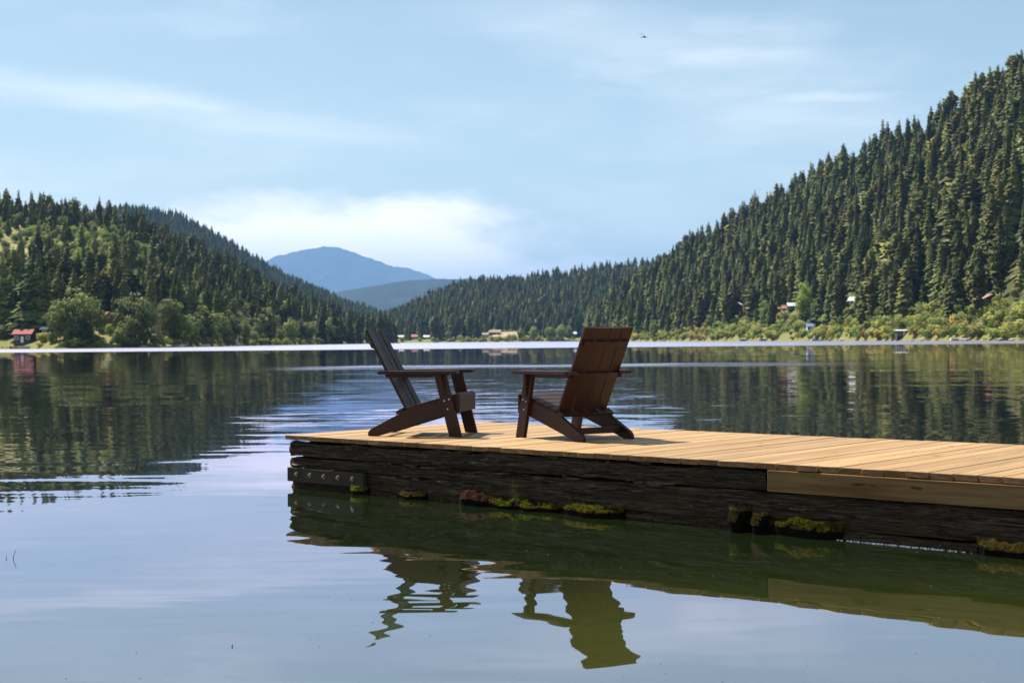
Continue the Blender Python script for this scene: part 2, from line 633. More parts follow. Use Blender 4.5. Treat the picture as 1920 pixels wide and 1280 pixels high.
class Hill:
    def __init__(self, name, shore, crest, sky, tree_h, mat, pmin, pmax, step, rows, rough, seed, back=1.7, power=1.0, base=0.25):
        self.shore, self.crest, self.sky = shore, crest, sky
        self.tree_h, self.rough, self.seed, self.power, self.base = tree_h, rough, seed, power, base
        self.pmin, self.pmax = pmin, pmax
        px = np.arange(pmin, pmax + step, step, float)
        t = np.concatenate([np.array([-0.12, -0.03, 0.0, 0.008, 0.02, 0.04]), np.linspace(0.07, 1.25, rows),
                            np.linspace(1.35, back, 4)])
        V = []
        for tt in t:
            Ys = interp(shore, px)
            Y = Ys + (interp(crest, px) - Ys) * tt
            X = (px - 960) / F * Y
            Z = self.z(X, Y)
            V += list(zip(X, Y, Z))
        n = len(px)
        Fc = []
        for j in range(len(t) - 1):
            for i in range(n - 1):
                a = j * n + i
                Fc.append((a, a + 1, a + 1 + n, a + n))
        self.o = link(name, mesh_from(V, Fc, name, True), mat)
        tag(self.o, kind='structure')

    def t(self, X, Y):
        px = 960 + F * X / Y
        Ys = interp(self.shore, px)
        return (Y - Ys) / (interp(self.crest, px) - Ys), px

    def z(self, X, Y):
        t, px = self.t(X, Y)
        Yc = interp(self.crest, px)
        zc = HC + (hz(px) - interp(self.sky, px)) / F * Yc - self.tree_h * 0.8
        zc = np.maximum(zc, 2.0)
        tc = np.clip(t, 0, 1)
        prof = tc ** self.power * (1 - 0.12 * (1 - tc))
        z = self.base + (zc - self.base) * prof + np.minimum(tc * 60, 1) * 0.6
        nz = (fbm(X / 90.0, Y / 90.0, self.seed) - 0.5) * 2
        nz2 = (fbm(X / 25.0, Y / 25.0, self.seed + 9) - 0.5) * 2
        z = z + self.rough * (nz * 4.0 + nz2 * 1.2) * np.clip(tc * 6, 0, 1) * (1.0 - 0.6 * np.clip(tc * 1.6 - 0.6, 0, 1))
        z = np.where(t > 1, z - (t - 1) * zc * 0.9, z)
        z = np.where(t < 0, np.maximum(t * 60, -4.0), z)
        return z

    def locate(self, px, py):
        """ground point of the hillside seen at a photo pixel"""
        Ys = float(interp(self.shore, px))
        Yc = float(interp(self.crest, px))
        best = None
        for k in range(0, 400):
            t = k / 400.0
            Y = Ys + (Yc - Ys) * t
            X = (px - 960) / F * Y
            Z = float(self.z(np.array([X]), np.array([Y]))[0])
            qy = project(X, Y, Z)[1]
            if best is None or abs(qy - py) < best[0]:
                best = (abs(qy - py), X, Y, Z)
            if qy < py:
                break
        return Vector(best[1:])


RIGHT_SHORE = [(1100, 1130), (1180, 960), (1260, 870), (1340, 780), (1480, 650), (1640, 525), (1780, 450), (1920, 392), (2200, 320), (2900, 250)]
RIGHT_CREST = [(1100, 1420), (1180, 1330), (1340, 1180), (1500, 1030), (1640, 920), (1780, 830), (1920, 750), (2200, 650), (2900, 520)]
RIGHT_SKY = [(1090, 585), (1150, 545), (1200, 512), (1260, 475), (1300, 450), (1350, 425), (1400, 392), (1450, 362), (1500, 332),
             (1560, 296), (1600, 282), (1650, 256), (1700, 236), (1750, 214), (1800, 186), (1850, 156), (1900, 122), (1960, 92), (2100, 40), (2900, -60)]
h_right = Hill('hill', RIGHT_SHORE, RIGHT_CREST, RIGHT_SKY, 20, M['hill_green'], 1096, 2900, 14, 46, 0.9, 5)

LEFT_SHORE = [(-1000, 300), (-300, 420), (0, 470), (120, 440), (300, 470), (400, 545), (480, 640), (600, 820), (700, 1010), (748, 1120)]
LEFT_CREST = [(-1000, 620), (-300, 760), (0, 830), (300, 880), (480, 980), (600, 1090), (700, 1190), (748, 1240)]
LEFT_SKY = [(-1000, 330), (-200, 322), (0, 350), (60, 362), (120, 366), (200, 380), (250, 392), (300, 416), (350, 438), (400, 458),
            (450, 484), (500, 512), (550, 540), (600, 562), (650, 582), (700, 600), (735, 618), (748, 640)]
h_left = Hill('hill', LEFT_SHORE, LEFT_CREST, LEFT_SKY, 18, M['hill_dry'], -1000, 748, 14, 46, 0.9, 21)

MID_SHORE = [(560, 1500), (740, 1480), (1000, 1430), (1200, 1400), (1420, 1400)]
MID_CREST = [(560, 2100), (740, 2050), (1000, 2050), (1420, 2000)]
MID_SKY = [(560, 640), (640, 622), (700, 600), (750, 574), (800, 550), (850, 530), (900, 521), (1000, 518), (1100, 510), (1200, 494), (1300, 470), (1420, 450)]
h_mid = Hill('hill', MID_SHORE, MID_CREST, MID_SKY, 19, M['hill_green'], 560, 1420, 10, 40, 1.2, 33)

BACK_SHORE = [(-200, 1500), (200, 1560), (760, 1640), (900, 1700)]
BACK_CREST = [(-200, 2250), (300, 2350), (760, 2450), (900, 2500)]
BACK_SKY = [(-200, 470), (100, 410), (180, 388), (240, 379), (290, 388), (340, 402), (400, 432), (450, 460), (500, 490), (550, 514), (600, 538), (650, 562), (700, 580), (760, 606), (820, 640), (900, 650)]
h_back = Hill('hill', BACK_SHORE, BACK_CREST, BACK_SKY, 17, M['far_wood'], -200, 840, 10, 40, 1.6, 47)

FOOT_SHORE = [(400, 7200), (1300, 7200)]
FOOT_CREST = [(400, 9200), (1300, 9000)]
FOOT_SKY = [(400, 640), (560, 570), (640, 546), (700, 535), (760, 526), (820, 522), (880, 522), (960, 532), (1100, 560), (1300, 640)]
h_foot = Hill('hill', FOOT_SHORE, FOOT_CREST, FOOT_SKY, 0, M['foothill'], 400, 1300, 8, 40, 4.0, 55)

MT_SHORE = [(200, 17000), (1250, 17000)]
MT_CREST = [(200, 24000), (1250, 23500)]
MT_SKY = [(200, 575), (400, 520), (460, 502), (505, 486), (530, 476), (570, 467), (612, 462), (632, 463), (660, 470), (700, 484), (740, 500), (765, 503), (790, 510), (815, 520), (880, 545), (1000, 575), (1250, 635)]
h_mt = Hill('mountain', MT_SHORE, MT_CREST, MT_SKY, 0, M['mountain'], 200, 1250, 6, 60, 23.0, 71)

# ------------------------------------------------------------------ dock
DH = 0.45
A = Vector((-1.961, 12.27, 0))
E1 = Vector((0.747, -0.665, 0)).normalized()
E2 = Vector((0.665, 0.747, 0)).normalized()
DOCK_ANG = math.atan2(E1.y, E1.x)


def wood_mat(name, c1, c2, c3, rough=0.6, rnd_amt=0.22, gscale=(1.3, 26, 26), spec=0.3, bump=0.15):
    """sawn boards, grain along local Y"""
    m, nt, b = new_mat(name)
    tc = nt.new('ShaderNodeTexCoord').outputs['Object']
    rnd = nt.new('ShaderNodeObjectInfo').outputs['Random']
    off = nt.new('ShaderNodeCombineXYZ')
    nt.l.new(nt.math('MULTIPLY', rnd, 91.0), off.inputs[1])
    nt.l.new(nt.math('MULTIPLY', rnd, 17.0), off.inputs[0])
    v = nt.vmath('ADD', tc, off.outputs[0])
    g = nt.noise(nt.map(v, scale=(gscale[1], gscale[0], gscale[2])), 1.0, 5.0, 0.6, 0.6)
    g2 = nt.noise(nt.map(v, scale=(gscale[1] * 4, gscale[0] * 2.0, gscale[2] * 4)), 1.0, 3.0, 0.6)
    bl = nt.noise(nt.map(v, scale=(3.0, 0.9, 3.0)), 1.0, 3.0)
    c = nt.mix(nt.smooth(g, 0.3, 0.72), c1, c2)
    c = nt.mix(nt.smooth(bl, 0.45, 0.75, 0, 0.55), c, c3)
    c = nt.mix(nt.smooth(g2, 0.6, 0.8, 0, 0.35), c, tuple(x * 0.55 for x in c1))
    kn = nt.noise(nt.map(v, scale=(15.0, 6.5, 15.0)), 1.0, 1.0, 0.4)
    c = nt.mix(nt.smooth(kn, 0.74, 0.80, 0, 0.75), c, tuple(x * 0.32 for x in c1))
    br = nt.lin(nt.math('FRACT', nt.math('MULTIPLY', rnd, 13.3)), 0, 1, 1 - rnd_amt, 1 + rnd_amt * 0.6)
    vs = nt.new('ShaderNodeVectorMath', operation='SCALE')
    nt.l.new(c, vs.inputs[0])
    nt.l.new(br, vs.inputs['Scale'])
    nt.l.new(vs.outputs[0], b.inputs['Base Color'])
    b.inputs['Roughness'].default_value = rough
    b.inputs['Specular IOR Level'].default_value = spec
    bn = nt.new('ShaderNodeBump')
    bn.inputs['Strength'].default_value = bump
    bn.inputs['Distance'].default_value = 0.004
    nt.l.new(g, bn.inputs['Height'])
    nt.l.new(bn.outputs[0], b.inputs['Normal'])
    return m


M['plank'] = wood_mat('cedar_planks', (0.31, 0.176, 0.070), (0.43, 0.280, 0.130), (0.39, 0.195, 0.080), rnd_amt=0.24)
M['endgrain'] = wood_mat('cedar_end_grain', (0.15, 0.075, 0.030), (0.27, 0.155, 0.07), (0.16, 0.07, 0.03), 0.75, 0.35, (40, 20, 60))
M['newboard'] = wood_mat('weathered_board', (0.20, 0.105, 0.042), (0.38, 0.225, 0.100), (0.16, 0.08, 0.034), 0.9, spec=0.1, bump=0.4)


def old_timber_mat():
    m, nt, b = new_mat('old_timber')
    tc = nt.new('ShaderNodeTexCoord').outputs['Object']
    g = nt.noise(nt.map(tc, scale=(2.0, 34, 46)), 1.0, 7.0, 0.7, 2.2)
    bl = nt.noise(tc, 3.2, 5.0, 0.65)
    fl = nt.noise(nt.map(tc, scale=(14, 70, 70)), 1.0, 5.0, 0.75)
    c = nt.mix(nt.smooth(g, 0.38, 0.74), (0.013, 0.009, 0.006), (0.150, 0.105, 0.072))
    c = nt.mix(nt.smooth(bl, 0.5, 0.72, 0, 0.55), c, (0.075, 0.040, 0.022))
    c = nt.mix(nt.smooth(fl, 0.60, 0.72, 0, 0.7), c, (0.30, 0.23, 0.17))
    nt.l.new(c, b.inputs['Base Color'])
    b.inputs['Roughness'].default_value = 0.9
    b.inputs['Specular IOR Level'].default_value = 0.12
    bn = nt.new('ShaderNodeBump')
    bn.inputs['Strength'].default_value = 0.9
    bn.inputs['Distance'].default_value = 0.012
    nt.l.new(g, bn.inputs['Height'])
    nt.l.new(bn.outputs[0], b.inputs['Normal'])
    return m


M['timber'] = old_timber_mat()
M['plate'] = simple_mat('bolted_plank_grey', (0.052, 0.042, 0.031), 0.85, 0.5, 6.0, bump=0.4, spec=0.12)
M['bolt'] = simple_mat('rusty_bolt', (0.20, 0.16, 0.13), 0.55, 0.3, 60, metallic=0.5)

dock = empty('dock', (A.x, A.y, 0), DOCK_ANG)
tag(dock, 'long plank dock on dark old timbers reaching out from the right', 'dock')


def rough_timber(name, s0, s1, t0, t1, h0, h1, seed, amp=0.012, ragtop=0.0, mat='timber', ds=0.016):
    """squared log along local X with worn, splintered faces"""
    rng = np.random.default_rng(seed)
    n = max(6, int((s1 - s0) / ds))
    prof = []
    nf = max(5, int((h1 - h0) / 0.02))
    nt_ = 5
    for k in range(nf + 1):
        prof.append((t0, h0 + (h1 - h0) * k / nf, 0))          # front face, upwards
    for k in range(1, nt_ + 1):
        prof.append((t0 + (t1 - t0) * k / nt_, h1, 1))         # top
    prof.append((t1, h0, 2))
    P = np.array(prof)
    m = len(P)
    S = np.linspace(s0, s1, n + 1)
    V = np.zeros((n + 1, m, 3))
    for j in range(m):
        t, h, fc = P[j]
        gr = fbm(S * 0.9, np.full_like(S, h * 75 + t * 60), seed, 4) - 0.5
        a = fbm(S * 1.3, np.full_like(S, h * 9 + t * 9), seed + 2, 3) - 0.5
        b = fbm(S * 16.0, np.full_like(S, h * 60 + t * 40), seed + 5, 3) - 0.5
        chip = np.clip(vnoise(S * 4.5, np.full_like(S, h * 34 + t * 9), seed + 8) - 0.74, 0, 1) * 3
        disp = amp * (1.5 * gr + 0.9 * a + 0.5 * b) * 1.6 - amp * chip * 1.4
        edge = 0.0
        if fc == 0:
            e = min(abs(h - h0), abs(h1 - h))
            edge = max(0, 1 - e / 0.03)
        V[:, j, 0] = S
        V[:, j, 1] = t - (disp if fc != 1 else 0) + (edge * 0.012 if fc == 0 else 0)
        V[:, j, 2] = h + (disp * 0.7 if fc >= 1 or edge > 0.5 else 0)
        if fc == 1 or (fc == 0 and abs(h - h1) < 1e-6):
            V[:, j, 2] -= ragtop * np.clip(fbm(S * 2.3, np.full_like(S, t * 6.0), seed + 3, 4) - 0.42, 0, 1) * 2.4
    vs = V.reshape(-1, 3)
    fs = []
    for i in range(n):
        for j in range(m):
            a = i * m + j
            b = i * m + (j + 1) % m
            fs.append((a, b, b + m, a + m))
    fs.append(tuple(range(m))[::-1])
    fs.append(tuple(range(n * m, n * m + m)))
    me = mesh_from(vs, fs, name)
    bm = bmesh.new()
    bm.from_mesh(me)
    bmesh.ops.recalc_face_normals(bm, faces=bm.faces)
    bm.to_mesh(me)
    bm.free()
    return link(name, me, M[mat], dock)


LEN = 13.8
WID = 2.40
PITCHB = 0.1475
rng = random.Random(4)
plank_meshes = []
for k in range(5):
    bm = box((0, 0, 0), (0.1400, WID, 0.038), 0.0045)
    r2 = random.Random(k)
    for v in bm.verts:
        v.co.z += (0.0012 * math.sin(v.co.y * 3 + k)) + r2.uniform(-0.0004, 0.0004)
        if v.co.y < -1.0:
            v.co.y += r2.uniform(-0.0015, 0.0015)
    me = bm_mesh(bm, 'plank')
    me.materials.append(M['plank'])
    me.materials.append(M['endgrain'])
    for p_ in me.polygons:
        if abs(p_.normal.y) > 0.9:
            p_.material_index = 1
    plank_meshes.append(me)
npl = int(LEN / PITCHB)
for k in range(npl):
    o = link('plank', plank_meshes[rng.randrange(5)], None, dock)
    o.location = (k * PITCHB + 0.07, WID / 2 - 0.0 + rng.uniform(-0.008, 0.008), DH - 0.019 + rng.uniform(-0.0015, 0.0015))
    o.rotation_euler = (0, rng.uniform(-0.004, 0.004), rng.uniform(-0.0012, 0.0012))
# deck screws: two rows on each plank read as faint dots, one mesh for all
bm = bmesh.new()
for k in range(npl):
    for t in (0.09, 1.2, 2.31):
        for q in (-0.04, 0.04):
            x = k * PITCHB + 0.07 + q
            r = bmesh.ops.create_circle(bm, cap_ends=True, radius=0.0042, segments=6, matrix=Matrix.Translation((x, t, DH + 0.0028)))
o = link('deck_screws', bm_mesh(bm, 'deck_screws'), M['bolt'], dock)
tag(o, kind='stuff')

# old timber courses along the front
rough_timber('timber', 0.022, 4.77, 0.022, 0.24, 0.272, 0.405, 11, 0.018, 0.045)
rough_timber('timber', 0.012, 2.05, 0.034, 0.25, 0.174, 0.258, 12, 0.012)
rough_timber('timber', 0.016, 5.25, 0.055, 0.27, -0.40, 0.166, 13, 0.016)
rough_timber('timber', 2.06, 6.9, 0.030, 0.25, 0.064, 0.256, 14, 0.013, 0.008)
rough_timber('timber', 5.27, LEN, 0.032, 0.26, -0.40, 0.052, 15, 0.018)
rough_timber('timber', 6.92, LEN, 0.028, 0.25, 0.056, 0.258, 16, 0.013, 0.006)
# far side and cross beams that carry the deck
rough_timber('timber', 0.04, LEN, 2.12, 2.36, -0.35, 0.24, 17, 0.010, 0.0, 'timber', 0.06)
rough_timber('timber', 0.04, LEN, 2.13, 2.35, 0.246, 0.402, 18, 0.010, 0.0, 'timber', 0.06)
rough_timber('timber', 0.04, LEN, 1.08, 1.30, 0.20, 0.402, 19, 0.008, 0.0, 'timber', 0.06)


# torn splinters and bark shreds along the lips of the old timbers
M['splinter'] = wood_mat('torn_splinter', (0.06, 0.042, 0.030), (0.19, 0.14, 0.10), (0.09, 0.06, 0.04), 0.9, 0.4, (8, 60, 60), 0.1)
rsp = random.Random(8)
bm = bmesh.new()
for k in range(280):
    hh, smax = rsp.choice(((0.262, 7.5), (0.262, 7.5), (0.400, 4.6), (0.36, 4.6), (0.168, 5.2), (0.20, 6.5), (0.31, 4.6), (0.12, 9.0), (0.256, 12.0)))
    s_ = rsp.uniform(0.1, smax)
    if float(vnoise(s_ * 2.1, hh * 20, 5)) < 0.45:
        continue
    L_ = rsp.uniform(0.03, 0.20)
    th_ = rsp.uniform(0.0012, 0.0036)
    out_ = rsp.uniform(0.004, 0.026)
    z_ = hh + rsp.gauss(0, 0.009)
    tl = rsp.uniform(-0.012, 0.012)
    p = [(-L_ / 2, 0.030, -th_), (-L_ / 2, 0.030, th_), (-L_ * 0.1, 0.022 - out_, tl - th_ * 0.6), (-L_ * 0.1, 0.022 - out_, tl + th_ * 0.6),
         (L_ * 0.3, 0.022 - out_ * 0.6, tl - th_ * 0.4), (L_ * 0.3, 0.022 - out_ * 0.6, tl + th_ * 0.4), (L_ / 2, 0.030, 0.0), (0, 0.034, th_)]
    v_ = [bm.verts.new((s_ + q[0], q[1], z_ + q[2])) for q in p]
    for f_ in ((0, 2, 3, 1), (2, 4, 5, 3), (4, 6, 5), (1, 3, 7), (3, 5, 7), (5, 6, 7), (0, 7, 6, 4, 2)):
        bm.faces.new([v_[q] for q in f_])
o = link('splinters', bm_mesh(bm, 'splinters'), M['splinter'], dock)
o['kind'] = 'stuff'


def cross_beam(s, h0, h1, w=0.2):
    bm = box((s, 1.2, (h0 + h1) / 2), (w, 1.80, h1 - h0), 0.01)
    return link('cross_beam', bm_mesh(bm, 'cross_beam'), M['timber'], dock)


for s in (0.16, 2.6, 5.2, 7.8, 10.4, 13.0):
    cross_beam(s, -0.3, 0.19)
    cross_beam(s + 0.02, 0.20, 0.408, 0.14)
# newer board under the deck to the right
bm = box((0, 0, 0), (0.136, 9.0, 0.036), 0.004)
o = link('fascia_board', bm_mesh(bm, 'fascia_board'), M['newboard'], dock)
o.rotation_euler = (math.pi / 2, 0, math.pi / 2)
o.rotation_euler = Matrix(((0, 1, 0), (0, 0, 1), (1, 0, 0))).to_euler()
o.location = (4.80 + 4.5, 0.012, 0.338)
o['label'] = 'newer brown board under the plank ends'
# bolted plank at the outer end
bm = box((0.505, 0.016, 0.115), (0.965, 0.040, 0.118), 0.006)
pl = link('bolted_plank', bm_mesh(bm, 'bolted_plank'), M['plate'], dock)
pl['label'] = 'grey plank bolted to the outer end'
for k in range(5):
    bm = bmesh.new()
    cyl(bm, (0.15 + 0.178 * k, -0.026, 0.122), (0.15 + 0.178 * k, -0.006, 0.122), 0.011, 0.013, 8)
    cyl(bm, (0.15 + 0.178 * k, -0.0105, 0.122), (0.15 + 0.178 * k, -0.0075, 0.122), 0.020, 0.020, 12)
    link('bolt', bm_mesh(bm, 'bolt'), M['bolt'], pl)


def dock_pt(s, t, h):
    return Vector((A.x, A.y, 0)) + E1 * s + E2 * t + Vector((0, 0, h))


def dock_s(px, py_h):
    """s along the front face of the dock for a photo column at height h"""
    d = ray(px, 640)
    # A + E1*s has X/Y = d0
    return (d[0] * A.y - A.x) / (E1.x - d[0] * E1.y)


# ------------------------------------------------------------------ chairs
def chair_mat():
    m, nt, b = new_mat('dark_brown_lumber')
    tc = nt.new('ShaderNodeTexCoord').outputs['Object']
    g = nt.noise(nt.map(tc, scale=(14, 14, 14)), 1.0, 5.0, 0.6)
    n2 = nt.noise(tc, 140.0, 3.0, 0.6)
    c = nt.mix(g, (0.0225, 0.0070, 0.0037), (0.0350, 0.0112, 0.0062))
    nt.l.new(c, b.inputs['Base Color'])
    nt.l.new(nt.lin(g, 0, 1, 0.45, 0.62), b.inputs['Roughness'])
    b.inputs['Specular IOR Level'].default_value = 0.3
    bn = nt.new('ShaderNodeBump')
    bn.inputs['Strength'].default_value = 0.12
    bn.inputs['Distance'].default_value = 0.002
    nt.l.new(n2, bn.inputs['Height'])
    nt.l.new(bn.outputs[0], b.inputs['Normal'])
    return m


M['chair'] = chair_mat()
M['steel'] = simple_mat('stainless_screw', (0.62, 0.62, 0.62), 0.35, 0.1, 40, metallic=1.0)


def make_chair(name, label, loc, ang):
    root = empty(name, loc, ang)
    tag(root, label, 'chair', 'lounge chairs on the dock')
    U0 = 0.40
    mt = M['chair']

    def P(poly, y0, y1, nm, bev=0.004):
        bm = prism([(p[0] - U0, p[1]) for p in poly], y0, y1, bev)
        return link(nm, bm_mesh(bm, nm), mt, root)

    string = [(0.0, 0.0), (-0.006, 0.022), (0.004, 0.046), (0.03, 0.066), (0.265, 0.186), (0.285, 0.207), (0.30, 0.212),
              (0.775, 0.338), (0.775, 0.205), (0.64, 0.167), (0.15, 0.020), (0.085, 0.0)]
    for s in (-1, 1):
        y = 0.252 * s
        P(string, y - 0.016, y + 0.016, 'side_rail')
        # front leg, leaning forward
        yl = 0.2865 * s
        leg = P([(0.583, 0.5205), (0.690, 0.5205), (0.818, 0.0), (0.711, 0.0)], yl - 0.017, yl + 0.017, 'leg')
        # bracket under the arm
        bm = bmesh.new()
        yo = 0.305 * s
        ye = 0.347 * s
        q = [(0.622, 0.5205), (0.652, 0.5205), (0.690, 0.33), (0.660, 0.33)]
        a = [bm.verts.new((q[i][0] - U0, yo, q[i][1])) for i in range(4)]
        b = [bm.verts.new((q[i][0] - U0, ye if i < 2 else yo + 0.004 * s, q[i][1])) for i in range(4)]
        bm.faces.new(a)
        bm.faces.new(b[::-1])
        for i in range(4):
            bm.faces.new((a[i], b[i], b[(i + 1) % 4], a[(i + 1) % 4]))
        link('arm_bracket', bm_mesh(bm, 'arm_bracket'), mt, root)
        # arm board
        bm = bmesh.new()
        pts = [(0.098, 0.225), (0.098, 0.335), (0.115, 0.352), (0.74, 0.372), (0.775, 0.368), (0.79, 0.35), (0.79, 0.232), (0.775, 0.215), (0.115, 0.215)]
        lo = [bm.verts.new((p[0] - U0, p[1] * s, 0.5225)) for p in pts]
        hi = [bm.verts.new((p[0] - U0, p[1] * s, 0.550)) for p in pts]
        bm.faces.new(lo)
        bm.faces.new(hi[::-1])
        for i in range(len(pts)):
            j = (i + 1) % len(pts)
            bm.faces.new((lo[i], hi[i], hi[j], lo[j]))
        bmesh.ops.recalc_face_normals(bm, faces=bm.faces)
        bmesh.ops.bevel(bm, geom=list(bm.edges), offset=0.004, segments=2, affect='EDGES')
        arm = link('arm', bm_mesh(bm, 'arm'), mt, root)
        bm = box((0.37 - U0, 0.282 * s, 0.508), (0.41, 0.024, 0.028), 0.003)
        link('arm_rail', bm_mesh(bm, 'arm_rail'), mt, arm)
        # steel fixings on the outside of the leg
        for (u, h) in ((0.672, 0.300), (0.712, 0.312), (0.700, 0.232)):
            bm = bmesh.new()
            cyl(bm, (u - U0, 0.3030 * s, h), (u - U0, 0.3075 * s, h), 0.0065, 0.0055, 8)
            link('screw', bm_mesh(bm, 'screw'), M['steel'], leg)
    # apron and seat
    P([(0.779, 0.205), (0.803, 0.205), (0.803, 0.352), (0.779, 0.352)], -0.288, 0.288, 'apron')
    sl = math.atan2(0.126, 0.475)
    for k in range(5):
        u = 0.345 + k * 0.0955
        h = 0.212 + (u - 0.30) * (0.126 / 0.475) + 0.0125
        rot = Matrix.Rotation(-sl, 4, 'Y')
        bm = box((u + 0.022 - U0, 0, h + 0.006), (0.090, 0.530, 0.021), 0.004, rot=rot)
        link('seat_slat', bm_mesh(bm, 'seat_slat'), mt, root)
    # backrest
    d = Vector((-0.350, 0, 0.676)).normalized()
    nrm = Vector((d.z, 0, -d.x))
    L = 0.763
    base = Vector((0.318 - U0, 0, 0.212))
    w, gap = 0.1175, 0.0095
    for k in range(4):
        yk = (k - 1.5) * (w + gap)
        ang_k = (k - 1.5) * -0.045
        fwd = 0.0045 * (k - 1.5) ** 2
        # slat frame: long axis d, width axis y turned a little, thickness axis
        wy = Vector((0, math.cos(ang_k), 0)) + nrm * (-math.sin(ang_k))
        th = wy.cross(d).normalized()
        c = base + d * (L / 2) + Vector((0, yk, 0)) + nrm * fwd
        rot = Matrix((wy.to_4d(), d.to_4d(), wy.cross(d).to_4d(), (0, 0, 0, 1))).to_3x3().transposed().to_4x4()
        bm = box(c, (w, L, 0.023), 0.004, rot=rot)
        link('back_slat', bm_mesh(bm, 'back_slat'), mt, root)
    for (a0, a1, hw) in ((0.604, 0.656, 0.225), (0.318, 0.374, 0.225)):
        # batten follows the shallow curve: three short facets in one piece
        bm = bmesh.new()
        ys = [-hw, -0.13, 0, 0.13, hw]
        ring = []
        for y in ys:
            off = 0.0045 * (y / (w + gap)) ** 2
            cs = []
            for (aa, tt) in ((a0, 0.0125), (a1, 0.0125), (a1, 0.035), (a0, 0.035)):
                p = base + d * aa + Vector((0, y, 0)) + nrm * (off - tt)
                cs.append(bm.verts.new(p))
            ring.append(cs)
        for r0, r1 in zip(ring, ring[1:]):
            for i in range(4):
                bm.faces.new((r0[i], r0[(i + 1) % 4], r1[(i + 1) % 4], r1[i]))
        bm.faces.new(ring[0])
        bm.faces.new(ring[-1][::-1])
        bmesh.ops.recalc_face_normals(bm, faces=bm.faces)
        bmesh.ops.bevel(bm, geom=list(bm.edges), offset=0.002, segments=1, affect='EDGES')
        link('back_batten', bm_mesh(bm, 'back_batten'), mt, root)
    # rear cross members
    rot = Matrix.Rotation(-0.48, 4, 'Y')
    bm = box((0.275 - U0, 0, 0.212), (0.075, 0.534, 0.026), 0.004, rot=rot)
    link('rear_rail', bm_mesh(bm, 'rear_rail'), mt, root)
    bm = box((0.135 - U0, 0, 0.075), (0.026, 0.472, 0.052), 0.004)
    link('stretcher', bm_mesh(bm, 'stretcher'), mt, root)
    return root


make_chair('adirondack_chair', 'dark brown slatted deck chair on the left, seen from its side', (-0.775, 12.20, DH), math.radians(-11.5))
make_chair('adirondack_chair', 'dark brown slatted deck chair on the right, its back to the viewer', (0.515, 11.55, DH), math.radians(127.0))

# ------------------------------------------------------------------ trees
def crown_mesh(V, Fc, name, centre, blend=0.68, up=0.3):
    """faces turned outwards; shading normals lean towards the crown's own round form"""
    V = np.array(V, float)
    out = []
    nrm = []
    for f in Fc:
        p = V[list(f)]
        c = p.mean(0)
        g = np.cross(p[1] - p[0], p[2] - p[0])
        g = g / (np.linalg.norm(g) + 1e-9)
        r = centre(c)
        if np.dot(g, r) < 0:
            f = f[::-1]
            g = -g
        out.append(f)
        for vi in f:
            q = centre(V[vi])
            n = q * blend + g * (1 - blend) + np.array([0, 0, up * 0.3])
            nrm.append(n / (np.linalg.norm(n) + 1e-9))
    me = mesh_from(V, out, name)
    for p_ in me.polygons:
        p_.use_smooth = True
    me.normals_split_custom_set([tuple(n) for n in nrm])
    return me


def cone_centre(H):
    def fn(p):
        n = np.array([p[0], p[1], 0.0])
        l = np.linalg.norm(n)
        n = n / l if l > 1e-6 else np.array([0, 0, 1.0])
        return np.array([n[0], n[1], 0.22 + 0.5 * max(0, p[2] / H - 0.8)])
    return fn


def ball_centre(H, R, base=0.1):
    c = np.array([0, 0, H * (base + (1 - base) * 0.42)])

    def fn(p):
        d = (p - c) / np.array([R, R, H * 0.5])
        l = np.linalg.norm(d)
        return d / l if l > 1e-6 else np.array([0, 0, 1.0])
    return fn


